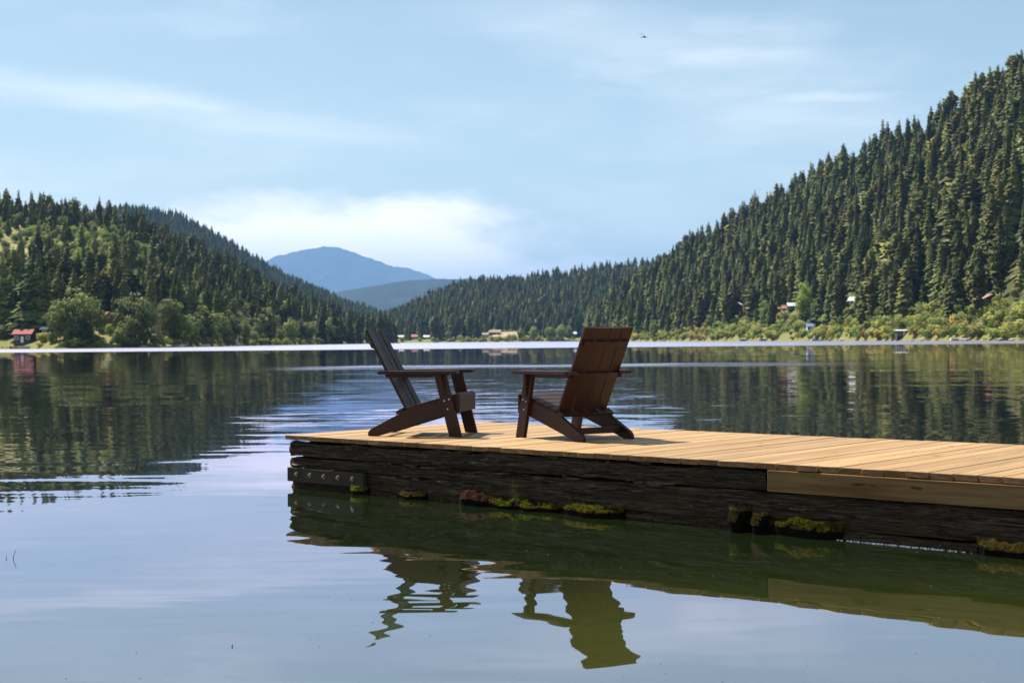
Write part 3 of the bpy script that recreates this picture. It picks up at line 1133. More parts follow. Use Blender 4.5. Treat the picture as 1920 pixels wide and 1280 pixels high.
def conifer(seed, H, R, levels, per, base=0.08, top_pow=0.9, droop=0.28, ragged=0.3, lobes=False):
    rg = random.Random(seed)
    V, Fc = [], []

    def add(vs, fs):
        o = len(V)
        V.extend(vs)
        Fc.extend([tuple(i + o for i in f) for f in fs])

    lean = (rg.uniform(-0.02, 0.02) * H, rg.uniform(-0.02, 0.02) * H)
    bulge = [rg.uniform(0.62, 1.22) for _ in range(9)]
    side = rg.random() * 6.28
    side_amt = rg.uniform(0.05, 0.3)
    for i in range(levels):
        f = (i + rg.uniform(-0.3, 0.3)) / levels
        f = min(max(f, 0), 0.995)
        z = H * (base + (1 - base) * f)
        prof = (1 - f) ** top_pow
        if lobes:
            prof = math.sin(math.pi * min(1, (f * 0.88 + 0.16))) ** 0.75
        if f < 0.12 and not lobes:
            prof *= 0.72 + 2.3 * f
        bf = f * 7.99
        bi = int(bf)
        bw = bulge[bi] * (1 - (bf - bi)) + bulge[bi + 1] * (bf - bi)
        r = R * prof * bw * (0.8 + 0.4 * rg.random()) + 0.12
        n = max(4, int(per * (0.55 + 0.45 * prof)))
        a0 = rg.random() * 6.28
        for k in range(n):
            if rg.random() < 0.12:
                continue
            a = a0 + 6.283 * (k + rg.uniform(-0.35, 0.35)) / n
            Lb = r * (1 - ragged + 2 * ragged * rg.random()) * (1 + side_amt * math.cos(a - side))
            ca, sa = math.cos(a), math.sin(a)
            cx = lean[0] * f
            cy = lean[1] * f
            dz = -droop * Lb * rg.uniform(0.5, 1.4)
            if lobes:
                dz = Lb * rg.uniform(-0.15, 0.35)
            wd = Lb * rg.uniform(0.16, 0.32)
            th = max(0.2, Lb * rg.uniform(0.14, 0.28))

            def pt(d, s, zz):
                return (cx + ca * d - sa * s, cy + sa * d + ca * s, z + zz)
            j = lambda q: rg.uniform(-q, q) * Lb
            p0 = pt(0.05 * Lb, 0, th * 0.5)
            pl = pt(0.55 * Lb + j(.08), wd, dz * 0.55 + j(.05))
            pr = pt(0.55 * Lb + j(.08), -wd, dz * 0.55 + j(.05))
            tip = pt(Lb, 0, dz + j(.05))
            mid = pt(0.6 * Lb, 0, dz * 0.45 + th * 0.45)
            low = pt(0.5 * Lb + j(.06), j(.05), dz * 0.6 - th)
            lo2 = pt(0.8 * Lb + j(.05), j(.05), dz * 0.85 - th * 0.7)
            pl2 = pt(0.85 * Lb + j(.05), wd * 0.55, dz * 0.9 + j(.04))
            pr2 = pt(0.85 * Lb + j(.05), -wd * 0.55, dz * 0.9 + j(.04))
            add([p0, pl, mid, pr, tip, low, lo2, pl2, pr2],
                [(0, 2, 1), (0, 3, 2), (1, 2, 7), (2, 4, 7), (2, 3, 8), (2, 8, 4), (0, 5, 2), (5, 6, 2), (6, 4, 2)])
    # leader
    add([(lean[0] - 0.1, lean[1], H * 0.985), (lean[0] + 0.1, lean[1], H * 0.985), (lean[0], lean[1], H * 1.03)], [(0, 1, 2)])
    return V, Fc


def trunk_mesh(H, r, name='trunk', bend=0.0, seed=0):
    bm = bmesh.new()
    rg = random.Random(seed)
    n = 5
    pts, rd = [], []
    for i in range(n + 1):
        f = i / n
        pts.append((bend * math.sin(f * 3) * rg.uniform(0.5, 1), bend * rg.uniform(-0.3, 0.3), -0.8 + (H + 0.8) * f))
        rd.append(r * (1 - 0.85 * f) + 0.03)
    tube(bm, pts, rd, 6)
    me = bm_mesh(bm, name)
    me.materials.append(M['bark'])
    return me


CON = []   # (crown mesh, trunk mesh, height)
specs = [(1, 22, 4.3, 40, 13, 0.02, 0.66, 0.35, 0.30, False, 'fir'), (2, 22, 3.6, 42, 12, 0.03, 0.58, 0.38, 0.32, False, 'fir'),
         (3, 22, 4.8, 36, 13, 0.05, 0.62, 0.28, 0.36, False, 'fir'), (4, 22, 3.9, 40, 12, 0.02, 0.80, 0.33, 0.32, False, 'fir'),
         (5, 22, 3.9, 30, 12, 0.16, 0.45, 0.18, 0.42, False, 'pine'), (6, 22, 4.4, 27, 12, 0.18, 0.5, 0.12, 0.44, True, 'pine'),
         (7, 22, 5.0, 36, 13, 0.04, 0.50, 0.25, 0.40, False, 'pine'), (8, 22, 3.2, 42, 11, 0.03, 0.50, 0.40, 0.36, False, 'fir'),
         (11, 22, 5.2, 34, 13, 0.06, 0.75, 0.22, 0.40, False, 'fir'), (12, 22, 4.0, 26, 12, 0.12, 0.4, 0.10, 0.46, True, 'pine')]
for (sd, H, R, lv, per, b0, tp, dr, rg_, lb, mk) in specs:
    V, Fc = conifer(sd, H, R, lv, per, b0, tp, dr, rg_, lb)
    me = crown_mesh(V, Fc, 'crown', cone_centre(H), 0.8)
    me.materials.append(M[mk])
    CON.append((me, trunk_mesh(H * 0.97, 0.30, 'trunk', 0.1, sd), H))
V, Fc = conifer(9, 22, 2.4, 24, 7, 0.12, 0.6, 0.3, 0.4)
dead_me = crown_mesh(V, Fc, 'crown', cone_centre(22))
dead_me.materials.append(M['dead'])
DEAD = (dead_me, trunk_mesh(21.5, 0.28, 'trunk', 0.1, 9), 22)


def leafy(seed, H, R, blobs, per, leaf, base=0.22, squash=0.8):
    rg = np.random.default_rng(seed)
    V, Fc = [], []
    for b in range(blobs):
        u = rg.normal(size=3)
        u /= np.linalg.norm(u)
        rr = rg.random() ** 0.45
        c = np.array([u[0] * R * 0.80 * rr, u[1] * R * 0.80 * rr, H * (base + (1 - base) * 0.5) + u[2] * H * (1 - base) * 0.46 * rr])
        br = R * rg.uniform(0.17, 0.36)
        for k in range(per):
            n = rg.normal(size=3)
            n /= np.linalg.norm(n)
            if n[2] < -0.5 and rg.random() < 0.6:
                continue
            p = c + n * br * rg.uniform(0.72, 1.1) * np.array([1, 1, squash])
            nn = n + rg.normal(size=3) * 0.55
            nn /= np.linalg.norm(nn)
            a = np.cross(nn, rg.normal(size=3))
            a /= np.linalg.norm(a)
            bb = np.cross(nn, a)
            s = leaf * rg.uniform(0.6, 1.35)
            o = len(V)
            V += [tuple(p - a * s), tuple(p - bb * s * 0.6), tuple(p + a * s), tuple(p + bb * s * 0.6)]
            Fc.append((o, o + 1, o + 2, o + 3))
    return V, Fc


def limb_trunk(seed, H, R):
    bm = bmesh.new()
    rg = random.Random(seed)
    tube(bm, [(0, 0, -0.6), (0.1, 0, H * 0.2), (0.05, 0.1, H * 0.45), (0, 0, H * 0.8)], [0.28, 0.22, 0.16, 0.04], 6)
    for k in range(6):
        a = rg.random() * 6.28
        z0 = H * rg.uniform(0.2, 0.5)
        e = (math.cos(a) * R * 0.6, math.sin(a) * R * 0.6, z0 + H * rg.uniform(0.15, 0.35))
        tube(bm, [(0.05, 0.05, z0), (e[0] * 0.5, e[1] * 0.5, z0 + (e[2] - z0) * 0.4), e], [0.11, 0.08, 0.02], 5)
    me = bm_mesh(bm, 'trunk')
    me.materials.append(M['bark'])
    return me


DEC = []
for sd, H, R, nb, per in ((1, 12, 5.0, 62, 62), (2, 12, 4.4, 56, 62), (3, 12, 5.8, 66, 62), (4, 12, 3.6, 48, 62)):
    V, Fc = leafy(sd, H, R, nb, per, 0.30, 0.05)
    me = crown_mesh(V, Fc, 'crown', ball_centre(H, R), 0.3, 0.4)
    me.materials.append(M['leaf'])
    me2 = me.copy()
    me2.materials.clear()
    me2.materials.append(M['leaf_bright'])
    DEC.append((me, limb_trunk(sd, H, R), H, me2))
SHR = []
for sd in range(4):
    V, Fc = leafy(40 + sd, 3.0, 2.1, 16, 60, 0.17, base=0.0, squash=0.8)
    me = crown_mesh(V, Fc, 'leaves', ball_centre(3.0, 2.1), 0.45, 0.5)
    me.materials.append(M['brush'])
    me2 = me.copy()
    me2.materials.clear()
    me2.materials.append(M['brush_dry'])
    bm = bmesh.new()
    rgs = random.Random(sd)
    for k in range(5):
        a = rgs.random() * 6.28
        tube(bm, [(0, 0, -0.4), (math.cos(a) * 0.5, math.sin(a) * 0.5, 0.9), (math.cos(a) * 1.1, math.sin(a) * 1.1, 1.9)], [0.06, 0.04, 0.015], 5)
    st = bm_mesh(bm, 'stems')
    st.materials.append(M['bark'])
    SHR.append((me, st, 3.0, me2))

ORD = ['first', 'second', 'third', 'fourth', 'fifth', 'sixth', 'seventh', 'eighth', 'ninth', 'tenth', 'eleventh', 'twelfth']
rnd = random.Random(77)


def put_tree(name, crown, trunk, loc, hs, ws, rz, label, cat, group, part='crown', stem='trunk'):
    root = empty(name, loc, rz)
    root.scale = (ws, ws, hs)
    link(part, crown, None, root)
    link(stem, trunk, None, root)
    tag(root, label, cat, group)
    return root


# ---------------------------------------------------------------- buildings on the shores
M['w_teal'] = simple_mat('dark_teal_siding', (0.030, 0.045, 0.060), 0.7, 0.2, 3)
M['w_brown'] = simple_mat('brown_log_siding', (0.13, 0.070, 0.050), 0.8, 0.25, 3)
M['w_red'] = simple_mat('red_brown_siding', (0.26, 0.075, 0.055), 0.8, 0.2, 3)
M['w_white'] = simple_mat('white_siding', (0.72, 0.72, 0.70), 0.7, 0.08, 3)
M['w_tan'] = simple_mat('tan_siding', (0.42, 0.30, 0.24), 0.8, 0.15, 3)
M['w_dark'] = simple_mat('dark_siding', (0.05, 0.042, 0.040), 0.8, 0.2, 3)
M['r_red'] = simple_mat('red_metal_roof', (0.36, 0.13, 0.12), 0.85, 0.12, 2, spec=0.1)
M['r_white'] = simple_mat('pale_metal_roof', (0.70, 0.72, 0.70), 0.4, 0.08, 2)
M['r_brown'] = simple_mat('rust_brown_roof', (0.33, 0.15, 0.12), 0.7, 0.2, 2)
M['r_blue'] = simple_mat('blue_roof', (0.16, 0.22, 0.45), 0.5, 0.12, 2)
M['r_tan'] = simple_mat('tan_roof', (0.33, 0.25, 0.19), 0.8, 0.15, 2)
M['pane'] = simple_mat('window_glass', (0.05, 0.06, 0.07), 0.08, 0.2, 2, spec=0.6)
M['trim'] = simple_mat('white_trim', (0.75, 0.75, 0.73), 0.6, 0.05, 2)
M['rock'] = simple_mat('shore_rock', (0.30, 0.27, 0.24), 0.9, 0.35, 1.5, bump=0.5)
M['deckgrey'] = simple_mat('grey_dock_wood', (0.42, 0.37, 0.33), 0.8, 0.2, 2)
M['boat_white'] = simple_mat('white_hull', (0.78, 0.78, 0.78), 0.35, 0.05, 2)
M['boat_blue'] = simple_mat('blue_hull', (0.05, 0.28, 0.45), 0.35, 0.05, 2)
M['boat_yellow'] = simple_mat('yellow_hull', (0.60, 0.52, 0.04), 0.4, 0.05, 2)
M['boat_red'] = simple_mat('red_hull', (0.55, 0.10, 0.10), 0.4, 0.05, 2)
M['lawn'] = ground_mat('mown_lawn', (0.14, 0.20, 0.03), (0.22, 0.24, 0.05), (0.16, 0.20, 0.05), 0.15, 0.5)
M['sand'] = simple_mat('bare_sandy_ground', (0.34, 0.26, 0.16), 0.95, 0.2, 0.3)

KEEP = []   # (px0, px1, py_bottom, py_top, depth): columns that trees in front must leave open


def cabin(label, loc, w, dp, hh, rise, wall, roof, rz=0.0, wins=2, gable='x', eave=0.5, plinth=1.0, door=True, name='cabin'):
    """small house, front towards -Y; ridge along local X (or Y)"""
    root = empty(name, loc, rz)
    tag(root, label, 'cabin')
    bm = bmesh.new()
    box((0, 0, (hh - plinth) / 2), (w, dp, hh + plinth), 0, bm)
    # gable ends
    if gable == 'x':
        for s in (-1, 1):
            x = s * w / 2
            vs = [bm.verts.new(p) for p in ((x, -dp / 2, hh), (x, dp / 2, hh), (x, 0, hh + rise))]
            bm.faces.new(vs)
    else:
        for s in (-1, 1):
            y = s * dp / 2
            vs = [bm.verts.new(p) for p in ((-w / 2, y, hh), (w / 2, y, hh), (0, y, hh + rise))]
            bm.faces.new(vs)
    link('wall', bm_mesh(bm, 'wall'), M[wall], root)
    for s in (-1, 1):
        bm = bmesh.new()
        half = (dp if gable == 'x' else w) / 2
        run = half + eave
        ln = (w if gable == 'x' else dp) + 2 * eave
        sl = math.atan2(rise, half)
        L = run / math.cos(sl)
        if gable == 'x':
            rot = Matrix.Rotation(-s * sl, 4, 'X')
            c = Vector((0, s * run / 2, hh + rise - math.tan(sl) * run / 2 + 0.12))
            box(c, (ln, L, 0.16), 0, bm, rot=rot)
        else:
            rot = Matrix.Rotation(s * sl, 4, 'Y')
            c = Vector((s * run / 2, 0, hh + rise - math.tan(sl) * run / 2 + 0.12))
            box(c, (L, ln, 0.16), 0, bm, rot=rot)
        link('roof', bm_mesh(bm, 'roof'), M[roof], root)
    n = wins + (1 if door else 0)
    for k in range(n):
        x = (k + 0.5) / n * w - w / 2
        if door and k == n // 2:
            bm = box((x, -dp / 2 - 0.04, 1.0), (0.95, 0.06, 2.0), 0)
            link('door', bm_mesh(bm, 'door'), M['trim'], root)
            continue
        bm = box((x, -dp / 2 - 0.03, hh * 0.56), (1.3, 0.06, 1.2), 0)
        wf = link('window', bm_mesh(bm, 'window'), M['trim'], root)
        bm = box((x, -dp / 2 - 0.07, hh * 0.56), (1.06, 0.03, 0.96), 0)
        link('pane', bm_mesh(bm, 'pane'), M['pane'], wf)
    return root


def place(h, px, py, dz=0.0):
    p = h.locate(px, py)
    p.z += dz
    return p


def keep_open(px, w, p, hgt):
    """p: world point, w in metres"""
    hw = w / 2 / p.y * F
    base = float(project(p.x, p.y, p.z)[1])
    KEEP.append((px - hw, px + hw, base - 0.45 * hgt / p.y * F, base - hgt / p.y * F, p.y))


def add_cabin(h, px, py, label, w, dp, hh, rise, wall, roof, openw=0.8, **kw):
    p = place(h, px, py)
    cabin(label, p, w, dp, hh, rise, wall, roof, **kw)
    keep_open(px, w * openw, p, hh + rise)
    return p


LANDMARKS = []
p = add_cabin(h_left, 46, 644, 'dark teal boathouse with a pink red roof at the far left shore', 5.6, 4.5, 2.9, 1.3, 'w_teal', 'r_red', wins=2, openw=1.3)
p = add_cabin(h_left, 99, 632, 'low dark shed with a long pale roof right of the teal boathouse', 6.4, 4, 2.3, 0.6, 'w_dark', 'r_white', wins=2, openw=1.1)
p = add_cabin(h_left, 201, 622, 'house with a steep red roof showing between the big left trees', 6.5, 6, 3.2, 3.2, 'w_brown', 'r_red', wins=2, gable='y', rz=0.5, openw=0.6)
p = add_cabin(h_left, 299, 624, 'little pink gabled cabin deep in the trees on the left shore', 4.2, 4, 2.2, 1.4, 'w_tan', 'r_red', wins=1, openw=0.5, gable='y')
p = add_cabin(h_mid, 752, 637, 'small white cabin on the far shore beside the left chair', 6.5, 5, 2.4, 1.5, 'w_white', 'r_white', wins=2, openw=1.0)
p = add_cabin(h_mid, 778, 637, 'dark cabin with a pinkish roof on the far middle shore', 7, 6, 2.6, 2.2, 'w_dark', 'r_brown', wins=2, openw=1.0)
p = add_cabin(h_mid, 800, 637, 'white cabin with a pale roof, rightmost of the three by the left chair', 6, 5, 2.4, 1.5, 'w_dark', 'r_white', wins=2, openw=1.0)
p = add_cabin(h_mid, 910, 634, 'small tan house at the edge of the sandy field on the far shore', 6, 6, 3.0, 1.8, 'w_tan', 'r_tan', wins=2, openw=1.2)
p = add_cabin(h_mid, 928, 629, 'dark long barn with a sandy roof on the far shore', 12, 7, 2.8, 2.4, 'w_dark', 'r_tan', wins=3, openw=1.0)
p = add_cabin(h_mid, 1071, 634, 'pale roofed cabin hidden among bright green trees on the far shore', 10, 7, 3.6, 2.0, 'w_dark', 'r_white', wins=3, openw=0.7)
p = add_cabin(h_right, 1386, 592, 'red brown cabin with a pale roof beside the dead brown tree', 9, 7, 3.8, 3.2, 'w_brown', 'r_white', wins=3, openw=0.9, rz=-0.35, gable='y')
p = add_cabin(h_right, 1465, 588, 'small bright red cabin half hidden on the right slope', 5.0, 4.5, 2.4, 1.4, 'w_red', 'r_brown', wins=2, openw=0.5)
p = add_cabin(h_right, 1486, 584, 'little dark cabin with a white roof next to the red cabin', 4.4, 4, 2.4, 1.3, 'w_dark', 'r_white', wins=1, openw=0.8)
p = add_cabin(h_right, 1519, 622, 'small white shed with a blue roof in the shore bushes', 3.0, 3, 2.3, 1.0, 'w_white', 'r_blue', wins=1, openw=1.2)
p = add_cabin(h_right, 1592, 573, 'pale roofed cabin high among dark conifers right of the blue roofed shed', 6.0, 5, 1.8, 1.5, 'w_dark', 'r_white', wins=2, openw=0.6)
p = add_cabin(h_right, 1752, 566, 'white cabin glimpsed between tall conifers above the right shore bushes', 4.0, 3.5, 1.4, 0.9, 'w_tan', 'r_white', wins=1, openw=0.5)
p = add_cabin(h_right, 1852, 574, 'brown lodge with a rust red roof near the right edge', 6.5, 5.0, 2.0, 1.4, 'w_dark', 'r_brown', wins=2, openw=0.5, gable='y', rz=0.3)
p = add_cabin(h_right, 1689, 634, 'grey boathouse with a pale flat roof at the right waterline', 3.4, 3.0, 2.2, 0.25, 'w_dark', 'r_white', wins=1, openw=1.3, name='boathouse')

# ---------------------------------------------------------------- individual trees placed by eye
IND = []   # (X,Y,height,width factor,variant,kind)
rt = random.Random(5)


def eye_tree(h, px, py_base, py_top, var, kind, ws=1.0):
    p = h.locate(px, py_base)
    hgt = (py_base - py_top) / F * p.y
    IND.append([p, hgt, ws, var, kind, px])


for (px, b, t, v) in ((6, 630, 492, 0), (30, 628, 512, 3), (62, 630, 484, 2), (76, 628, 500, 0), (88, 622, 508, 1), (112, 610, 500, 3),
                      (140, 606, 505, 2), (186, 596, 498, 0), (212, 592, 505, 1), (245, 590, 508, 5), (280, 585, 495, 3), (340, 600, 515, 0), (352, 620, 548, 1)):
    eye_tree(h_left, px, b, t, v, 'con', rt.uniform(0.95, 1.25))
for (px, b, t, v) in ((690, 644, 588, 1), (700, 644, 580, 0), (712, 644, 582, 2), (722, 644, 578, 3), (731, 643, 586, 1), (738, 643, 596, 0),
                      (672, 645, 585, 3), (655, 645, 583, 0), (640, 646, 588, 1), (625, 646, 580, 2), (606, 646, 575, 0)):
    eye_tree(h_left, px, b, t, v, 'con', rt.uniform(0.9, 1.2))
eye_tree(h_right, 1378, 601, 513, 0, 'dead', 1.15)
for (px, b, t, v) in ((1788, 222, 150, 4), (1830, 212, 152, 5), (1776, 226, 176, 1), (1845, 205, 132, 4), (1868, 196, 130, 5), (1898, 176, 104, 4), (1912, 168, 98, 5),
                      (1676, 265, 222, 1), (1708, 258, 216, 3), (1758, 238, 192, 2)):
    eye_tree(h_right, px, b + 4, t, v, 'con', rt.uniform(1.0, 1.3))
# broad-leaved trees on the shores
for (px, b, t, v, w) in ((120, 642, 560, 0, 1.0), (148, 644, 545, 2, 1.1), (172, 640, 556, 1, 0.9), (238, 642, 556, 1, 1.0), (262, 644, 553, 2, 1.05),
                         (318, 642, 556, 0, 0.8), (328, 645, 566, 1, 1.0), (385, 645, 572, 3, 1.2), (408, 644, 585, 0, 1.0), (440, 643, 590, 1, 0.95),
                         (160, 650, 598, 1, 0.9), (270, 650, 608, 3, 0.8), (360, 649, 604, 2, 0.8), (20, 632, 590, 3, 1.0), (96, 645, 622, 0, 0.9), (106, 640, 575, 3, 1.1), (134, 646, 590, 3, 1.2), (246, 648, 590, 0, 1.1), (345, 646, 590, 1, 1.0), (372, 647, 598, 3, 1.1), (395, 646, 604, 2, 1.0), (425, 646, 606, 1, 1.0), (222, 650, 614, 1, 1.1), (330, 650, 616, 2, 0.9)):
    eye_tree(h_left, px, b, t, v, 'dec', w)
for (px, b, t, v, w) in ((505, 645, 575, 3, 1.1), (458, 645, 600, 1, 0.9), (545, 645, 598, 2, 0.9), (562, 645, 600, 1, 0.9), (580, 645, 602, 0, 0.9), (618, 645, 594, 3, 1.0), (640, 645, 596, 3, 1.0), (476, 647, 622, 0, 1.0), (525, 646, 618, 1, 1.0)):
    eye_tree(h_left, px, b, t, v, 'dec', w)
for (px, b, t, v, w) in ((1000, 639, 612, 1, 1.0), (1030, 639, 612, 0, 1.0), (1052, 639, 610, 2, 1.0), (1068, 640, 612, 1, 0.9), (975, 639, 616, 3, 1.0), (828, 639, 624, 0, 0.9), (845, 639, 622, 1, 0.9), (795, 634, 618, 2, 0.9)):
    eye_tree(h_mid, px, b, t, v, 'bright' if px > 990 else 'dec', w)
for (px, b, t, v, w) in ((1512, 605, 528, 1, 0.8), (1530, 612, 560, 3, 1.0), (1436, 612, 562, 3, 0.9), (1782, 578, 542, 0, 0.9), (1228, 636, 600, 3, 0.9), (1330, 620, 590, 1, 0.8),
                         (1575, 620, 592, 3, 1.0), (1800, 600, 560, 3, 0.9), (1850, 620, 588, 3, 1.1)):
    eye_tree(h_right, px, b, t, v, 'bright' if px in (1512, 1782) else 'dec', w)

# ---------------------------------------------------------------- scattered forest
npr = np.random.default_rng(12)


def scatter(h, spacing, tmin, tmax, pmin, pmax, dens, hmin, hmax, clear=None, seed=1):
    pxs = np.array([pmin, pmax], float)
    Ymax = max(interp(h.crest, np.linspace(pmin, pmax, 50))) * 1.3
    Ymin = min(interp(h.shore, np.linspace(pmin, pmax, 50))) * 0.95
    X0 = min((pmin - 960) / F * Ymax, (pmin - 960) / F * Ymin)
    X1 = max((pmax - 960) / F * Ymax, (pmax - 960) / F * Ymin)
    gx, gy = np.meshgrid(np.arange(X0, X1, spacing), np.arange(Ymin, Ymax, spacing))
    X = gx.ravel() + npr.uniform(-0.48, 0.48, gx.size) * spacing
    Y = gy.ravel() + npr.uniform(-0.48, 0.48, gx.size) * spacing
    t, px = h.t(X, Y)
    ok = (t > tmin + 0.03 * (vnoise(X / 30, Y / 30, seed) - 0.5)) & (t < tmax) & (px > pmin) & (px < pmax)
    X, Y, t, px = X[ok], Y[ok], t[ok], px[ok]
    d = dens(X, Y, t, px) if callable(dens) else dens
    ok = npr.random(X.size) < d
    X, Y, t, px = X[ok], Y[ok], t[ok], px[ok]
    Z = h.z(X, Y) - 0.3
    H = npr.uniform(hmin, hmax, X.size) * (0.75 + 0.5 * vnoise(X / 60, Y / 60, seed + 4))
    return np.stack([X, Y, Z, H, px, t], 1)


def thin_for_buildings(T, wfac=0.14):
    keep = np.ones(len(T), bool)
    qx, qb = project(T[:, 0], T[:, 1], T[:, 2])
    qt = project(T[:, 0], T[:, 1], T[:, 2] + T[:, 3])[1]
    hw = T[:, 3] * wfac / T[:, 1] * F
    for (a, b, base, top, dep) in KEEP:
        hit = (qx + hw * 0.5 > a) & (qx - hw * 0.5 < b) & (T[:, 1] < dep + 5) & (qt < base) & (qb > top)
        keep &= ~hit
    return T[keep]


def d_right(X, Y, t, px):
    n = fbm(X / 55, Y / 55, 91)
    d = np.where(n > 0.62, 0.30, 0.95)
    return d


def d_left(X, Y, t, px):
    n = fbm(X / 60, Y / 60, 93, 3)
    openf = np.clip((460 - px) / 250, 0, 1) * np.clip((t - 0.25) * 3, 0, 1)
    d = 0.93 - openf * np.clip((n - 0.34) * 6.0, 0.28, 0.84)
    d = np.where(t > 0.93, np.maximum(d, 0.7), d)
    return d


def d_mid(X, Y, t, px):
    # bare strip on the far slope and the sandy field
    q = project(X, Y, 0 * X + h_mid.z(X, Y))[1]
    d = np.full(X.shape, 0.96)
    d[(np.abs(px - 1150) < 24) & (np.abs(q - 548 - (1150 - px) * 0.25) < 7)] = 0.03
    d[(np.abs(px - 945) < 34) & (q > 622)] = 0.0
    return d


TR = thin_for_buildings(scatter(h_right, 5.8, 0.05, 1.14, 1105, 2150, d_right, 8, 25, seed=2))
TL = thin_for_buildings(scatter(h_left, 6.6, 0.10, 1.14, -230, 740, d_left, 7, 19, seed=6))
TM = thin_for_buildings(scatter(h_mid, 7.0, 0.03, 1.12, 620, 1330, d_mid, 9, 24, seed=8))
TB = scatter(h_back, 8.0, 0.2, 1.10, 150, 830, 0.95, 13, 21, seed=9)


def near_clear(T, h, pts, rad):
    for p in pts:
        d2 = (T[:, 0] - p.x) ** 2 + (T[:, 1] - p.y) ** 2
        T = T[d2 > rad * rad]
    return T


TR = near_clear(TR, h_right, [i[0] for i in IND], 2.2)
TL = near_clear(TL, h_left, [i[0] for i in IND], 2.6)

# the conifers that show largest become trees of their own, the rest one forest per hillside
def split_large(T, n, pmax=1935):
    qx, qb = project(T[:, 0], T[:, 1], T[:, 2])
    app = T[:, 3] / T[:, 1]
    # what stands low on the slope in front shows whole; higher up mostly the tops do
    score = app * np.where(T[:, 5] < 0.3, 1.0, 0.8)
    score[(qx < -10) | (qx > pmax)] = -1
    idx = np.argsort(-score)[:n]
    m = np.zeros(len(T), bool)
    m[idx] = True
    return T[m], T[~m]


nR, nL = 150, 95
IR, TR = split_large(TR, nR)
IL, TL = split_large(TL, nL)

LM_R = [(1186, 'the right chair'), (1378, 'the dead brown tree'), (1465, 'the small red cabin'), (1519, 'the blue roofed shed'),
        (1592, 'the high pale roofed cabin'), (1689, 'the waterline boathouse'), (1782, 'the round bright tree'), (1852, 'the rust roofed lodge')]
LM_L = [(46, 'the teal boathouse'), (99, 'the long pale roof'), (201, 'the steep red roof'), (299, 'the little pink cabin'), (445, 'the white sailboat'), (690, 'the left chair')]


def size_word(h):
    return 'tall' if h > 21 else ('middling' if h > 16 else 'short')


def label_trees(rows, lms, side, kindword):
    """rows: list of dicts with px, h; unique labels by landmark, side and order"""
    cnt = {}
    out = []
    for r in sorted(rows, key=lambda r: min(abs(r['px'] - l[0]) for l in lms)):
        lm = min(lms, key=lambda l: abs(l[0] - r['px']))
        sd = 'left' if r['px'] < lm[0] else 'right'
        key = (lm, sd)
        k = cnt.get(key, 0)
        cnt[key] = k + 1
        nth = ORD[k] if k < len(ORD) else '%dth' % (k + 1)
        if k >= len(ORD) and (k + 1) % 10 in (1, 2, 3) and (k + 1) % 100 not in (11, 12, 13):
            nth = '%d%s' % (k + 1, {1: 'st', 2: 'nd', 3: 'rd'}[(k + 1) % 10])
        r['label'] = '%s %s on the %s, %s %s of %s' % (size_word(r['h']), kindword, side, nth, sd, lm[1])
        out.append(r)
    return out


def make_individuals(T, lms, side, group, seed):
    rg = random.Random(seed)
    rows = [dict(p=Vector((r[0], r[1], r[2])), h=r[3], px=float(project(r[0], r[1], r[2])[0]), v=rg.choice((0, 1, 2, 3, 4, 5, 6, 7, 8, 9, 0, 3, 8)), ws=rg.uniform(0.72, 1.1)) for r in T]
    for r in label_trees(rows, lms, side, 'conifer'):
        cr, tk, H = CON[r['v']]
        s = r['h'] / H
        put_tree('conifer_tree', cr, tk, r['p'], s, s * r['ws'], rg.random() * 6.28, r['label'], 'tree', group)


make_individuals(IR, LM_R, 'right hillside', 'conifers on the right hillside', 3)
make_individuals(IL, LM_L, 'left hillside', 'conifers on the left hillside', 4)

n_con = {}
for (p, hgt, ws, var, kind, px) in IND:
    left = px < 960 and p.y < 1300
    lms = LM_L if left else LM_R
    lm = min(lms, key=lambda l: abs(l[0] - px))
    sd = 'left' if px < lm[0] else 'right'
    if 900 < px < 1100 or (780 < px < 900):
        lm = (928, 'the long barn across the lake')
        sd = 'left' if px < lm[0] else 'right'
    key = (kind, lm, sd)
    k = n_con.get(key, 0)
    n_con[key] = k + 1
    if kind == 'con':
        cr, tk, H = CON[var]
        s = hgt / H
        ridge = px > 1650 and not left
        if ridge:
            lab = 'conifer rising above the right ridge skyline, %s in from the left' % ORD[sorted([i[5] for i in IND if i[4] == 'con' and i[5] > 1650]).index(px)]
            grp = 'conifers on the right hillside'
        else:
            lab = 'big dark shore conifer, the %s standing %s of %s' % (ORD[k], sd, lm[1])
            grp = 'conifers on the left hillside'
        put_tree('conifer_tree', cr, tk, p, s, s * ws, rt.random() * 6.28, lab, 'tree', grp)
    elif kind == 'dead':
        cr, tk, H = DEAD
        s = hgt / H
        put_tree('dead_conifer', cr, tk, p, s, s * ws, 0.4, 'dead conifer with reddish brown needles above the right shore', 'tree', None)
    else:
        cr, tk, H, cb = DEC[var]
        s = hgt / H
        bright = kind == 'bright'
        lab = '%s broad leaved tree, the %s %s of %s' % ('bright green' if bright else 'soft green', ORD[k], sd, lm[1])
        put_tree('broadleaf_tree', cb if bright else cr, tk, p, s, s * ws * 1.0, rt.random() * 6.28, lab, 'tree', 'broad leaved trees along the shores')

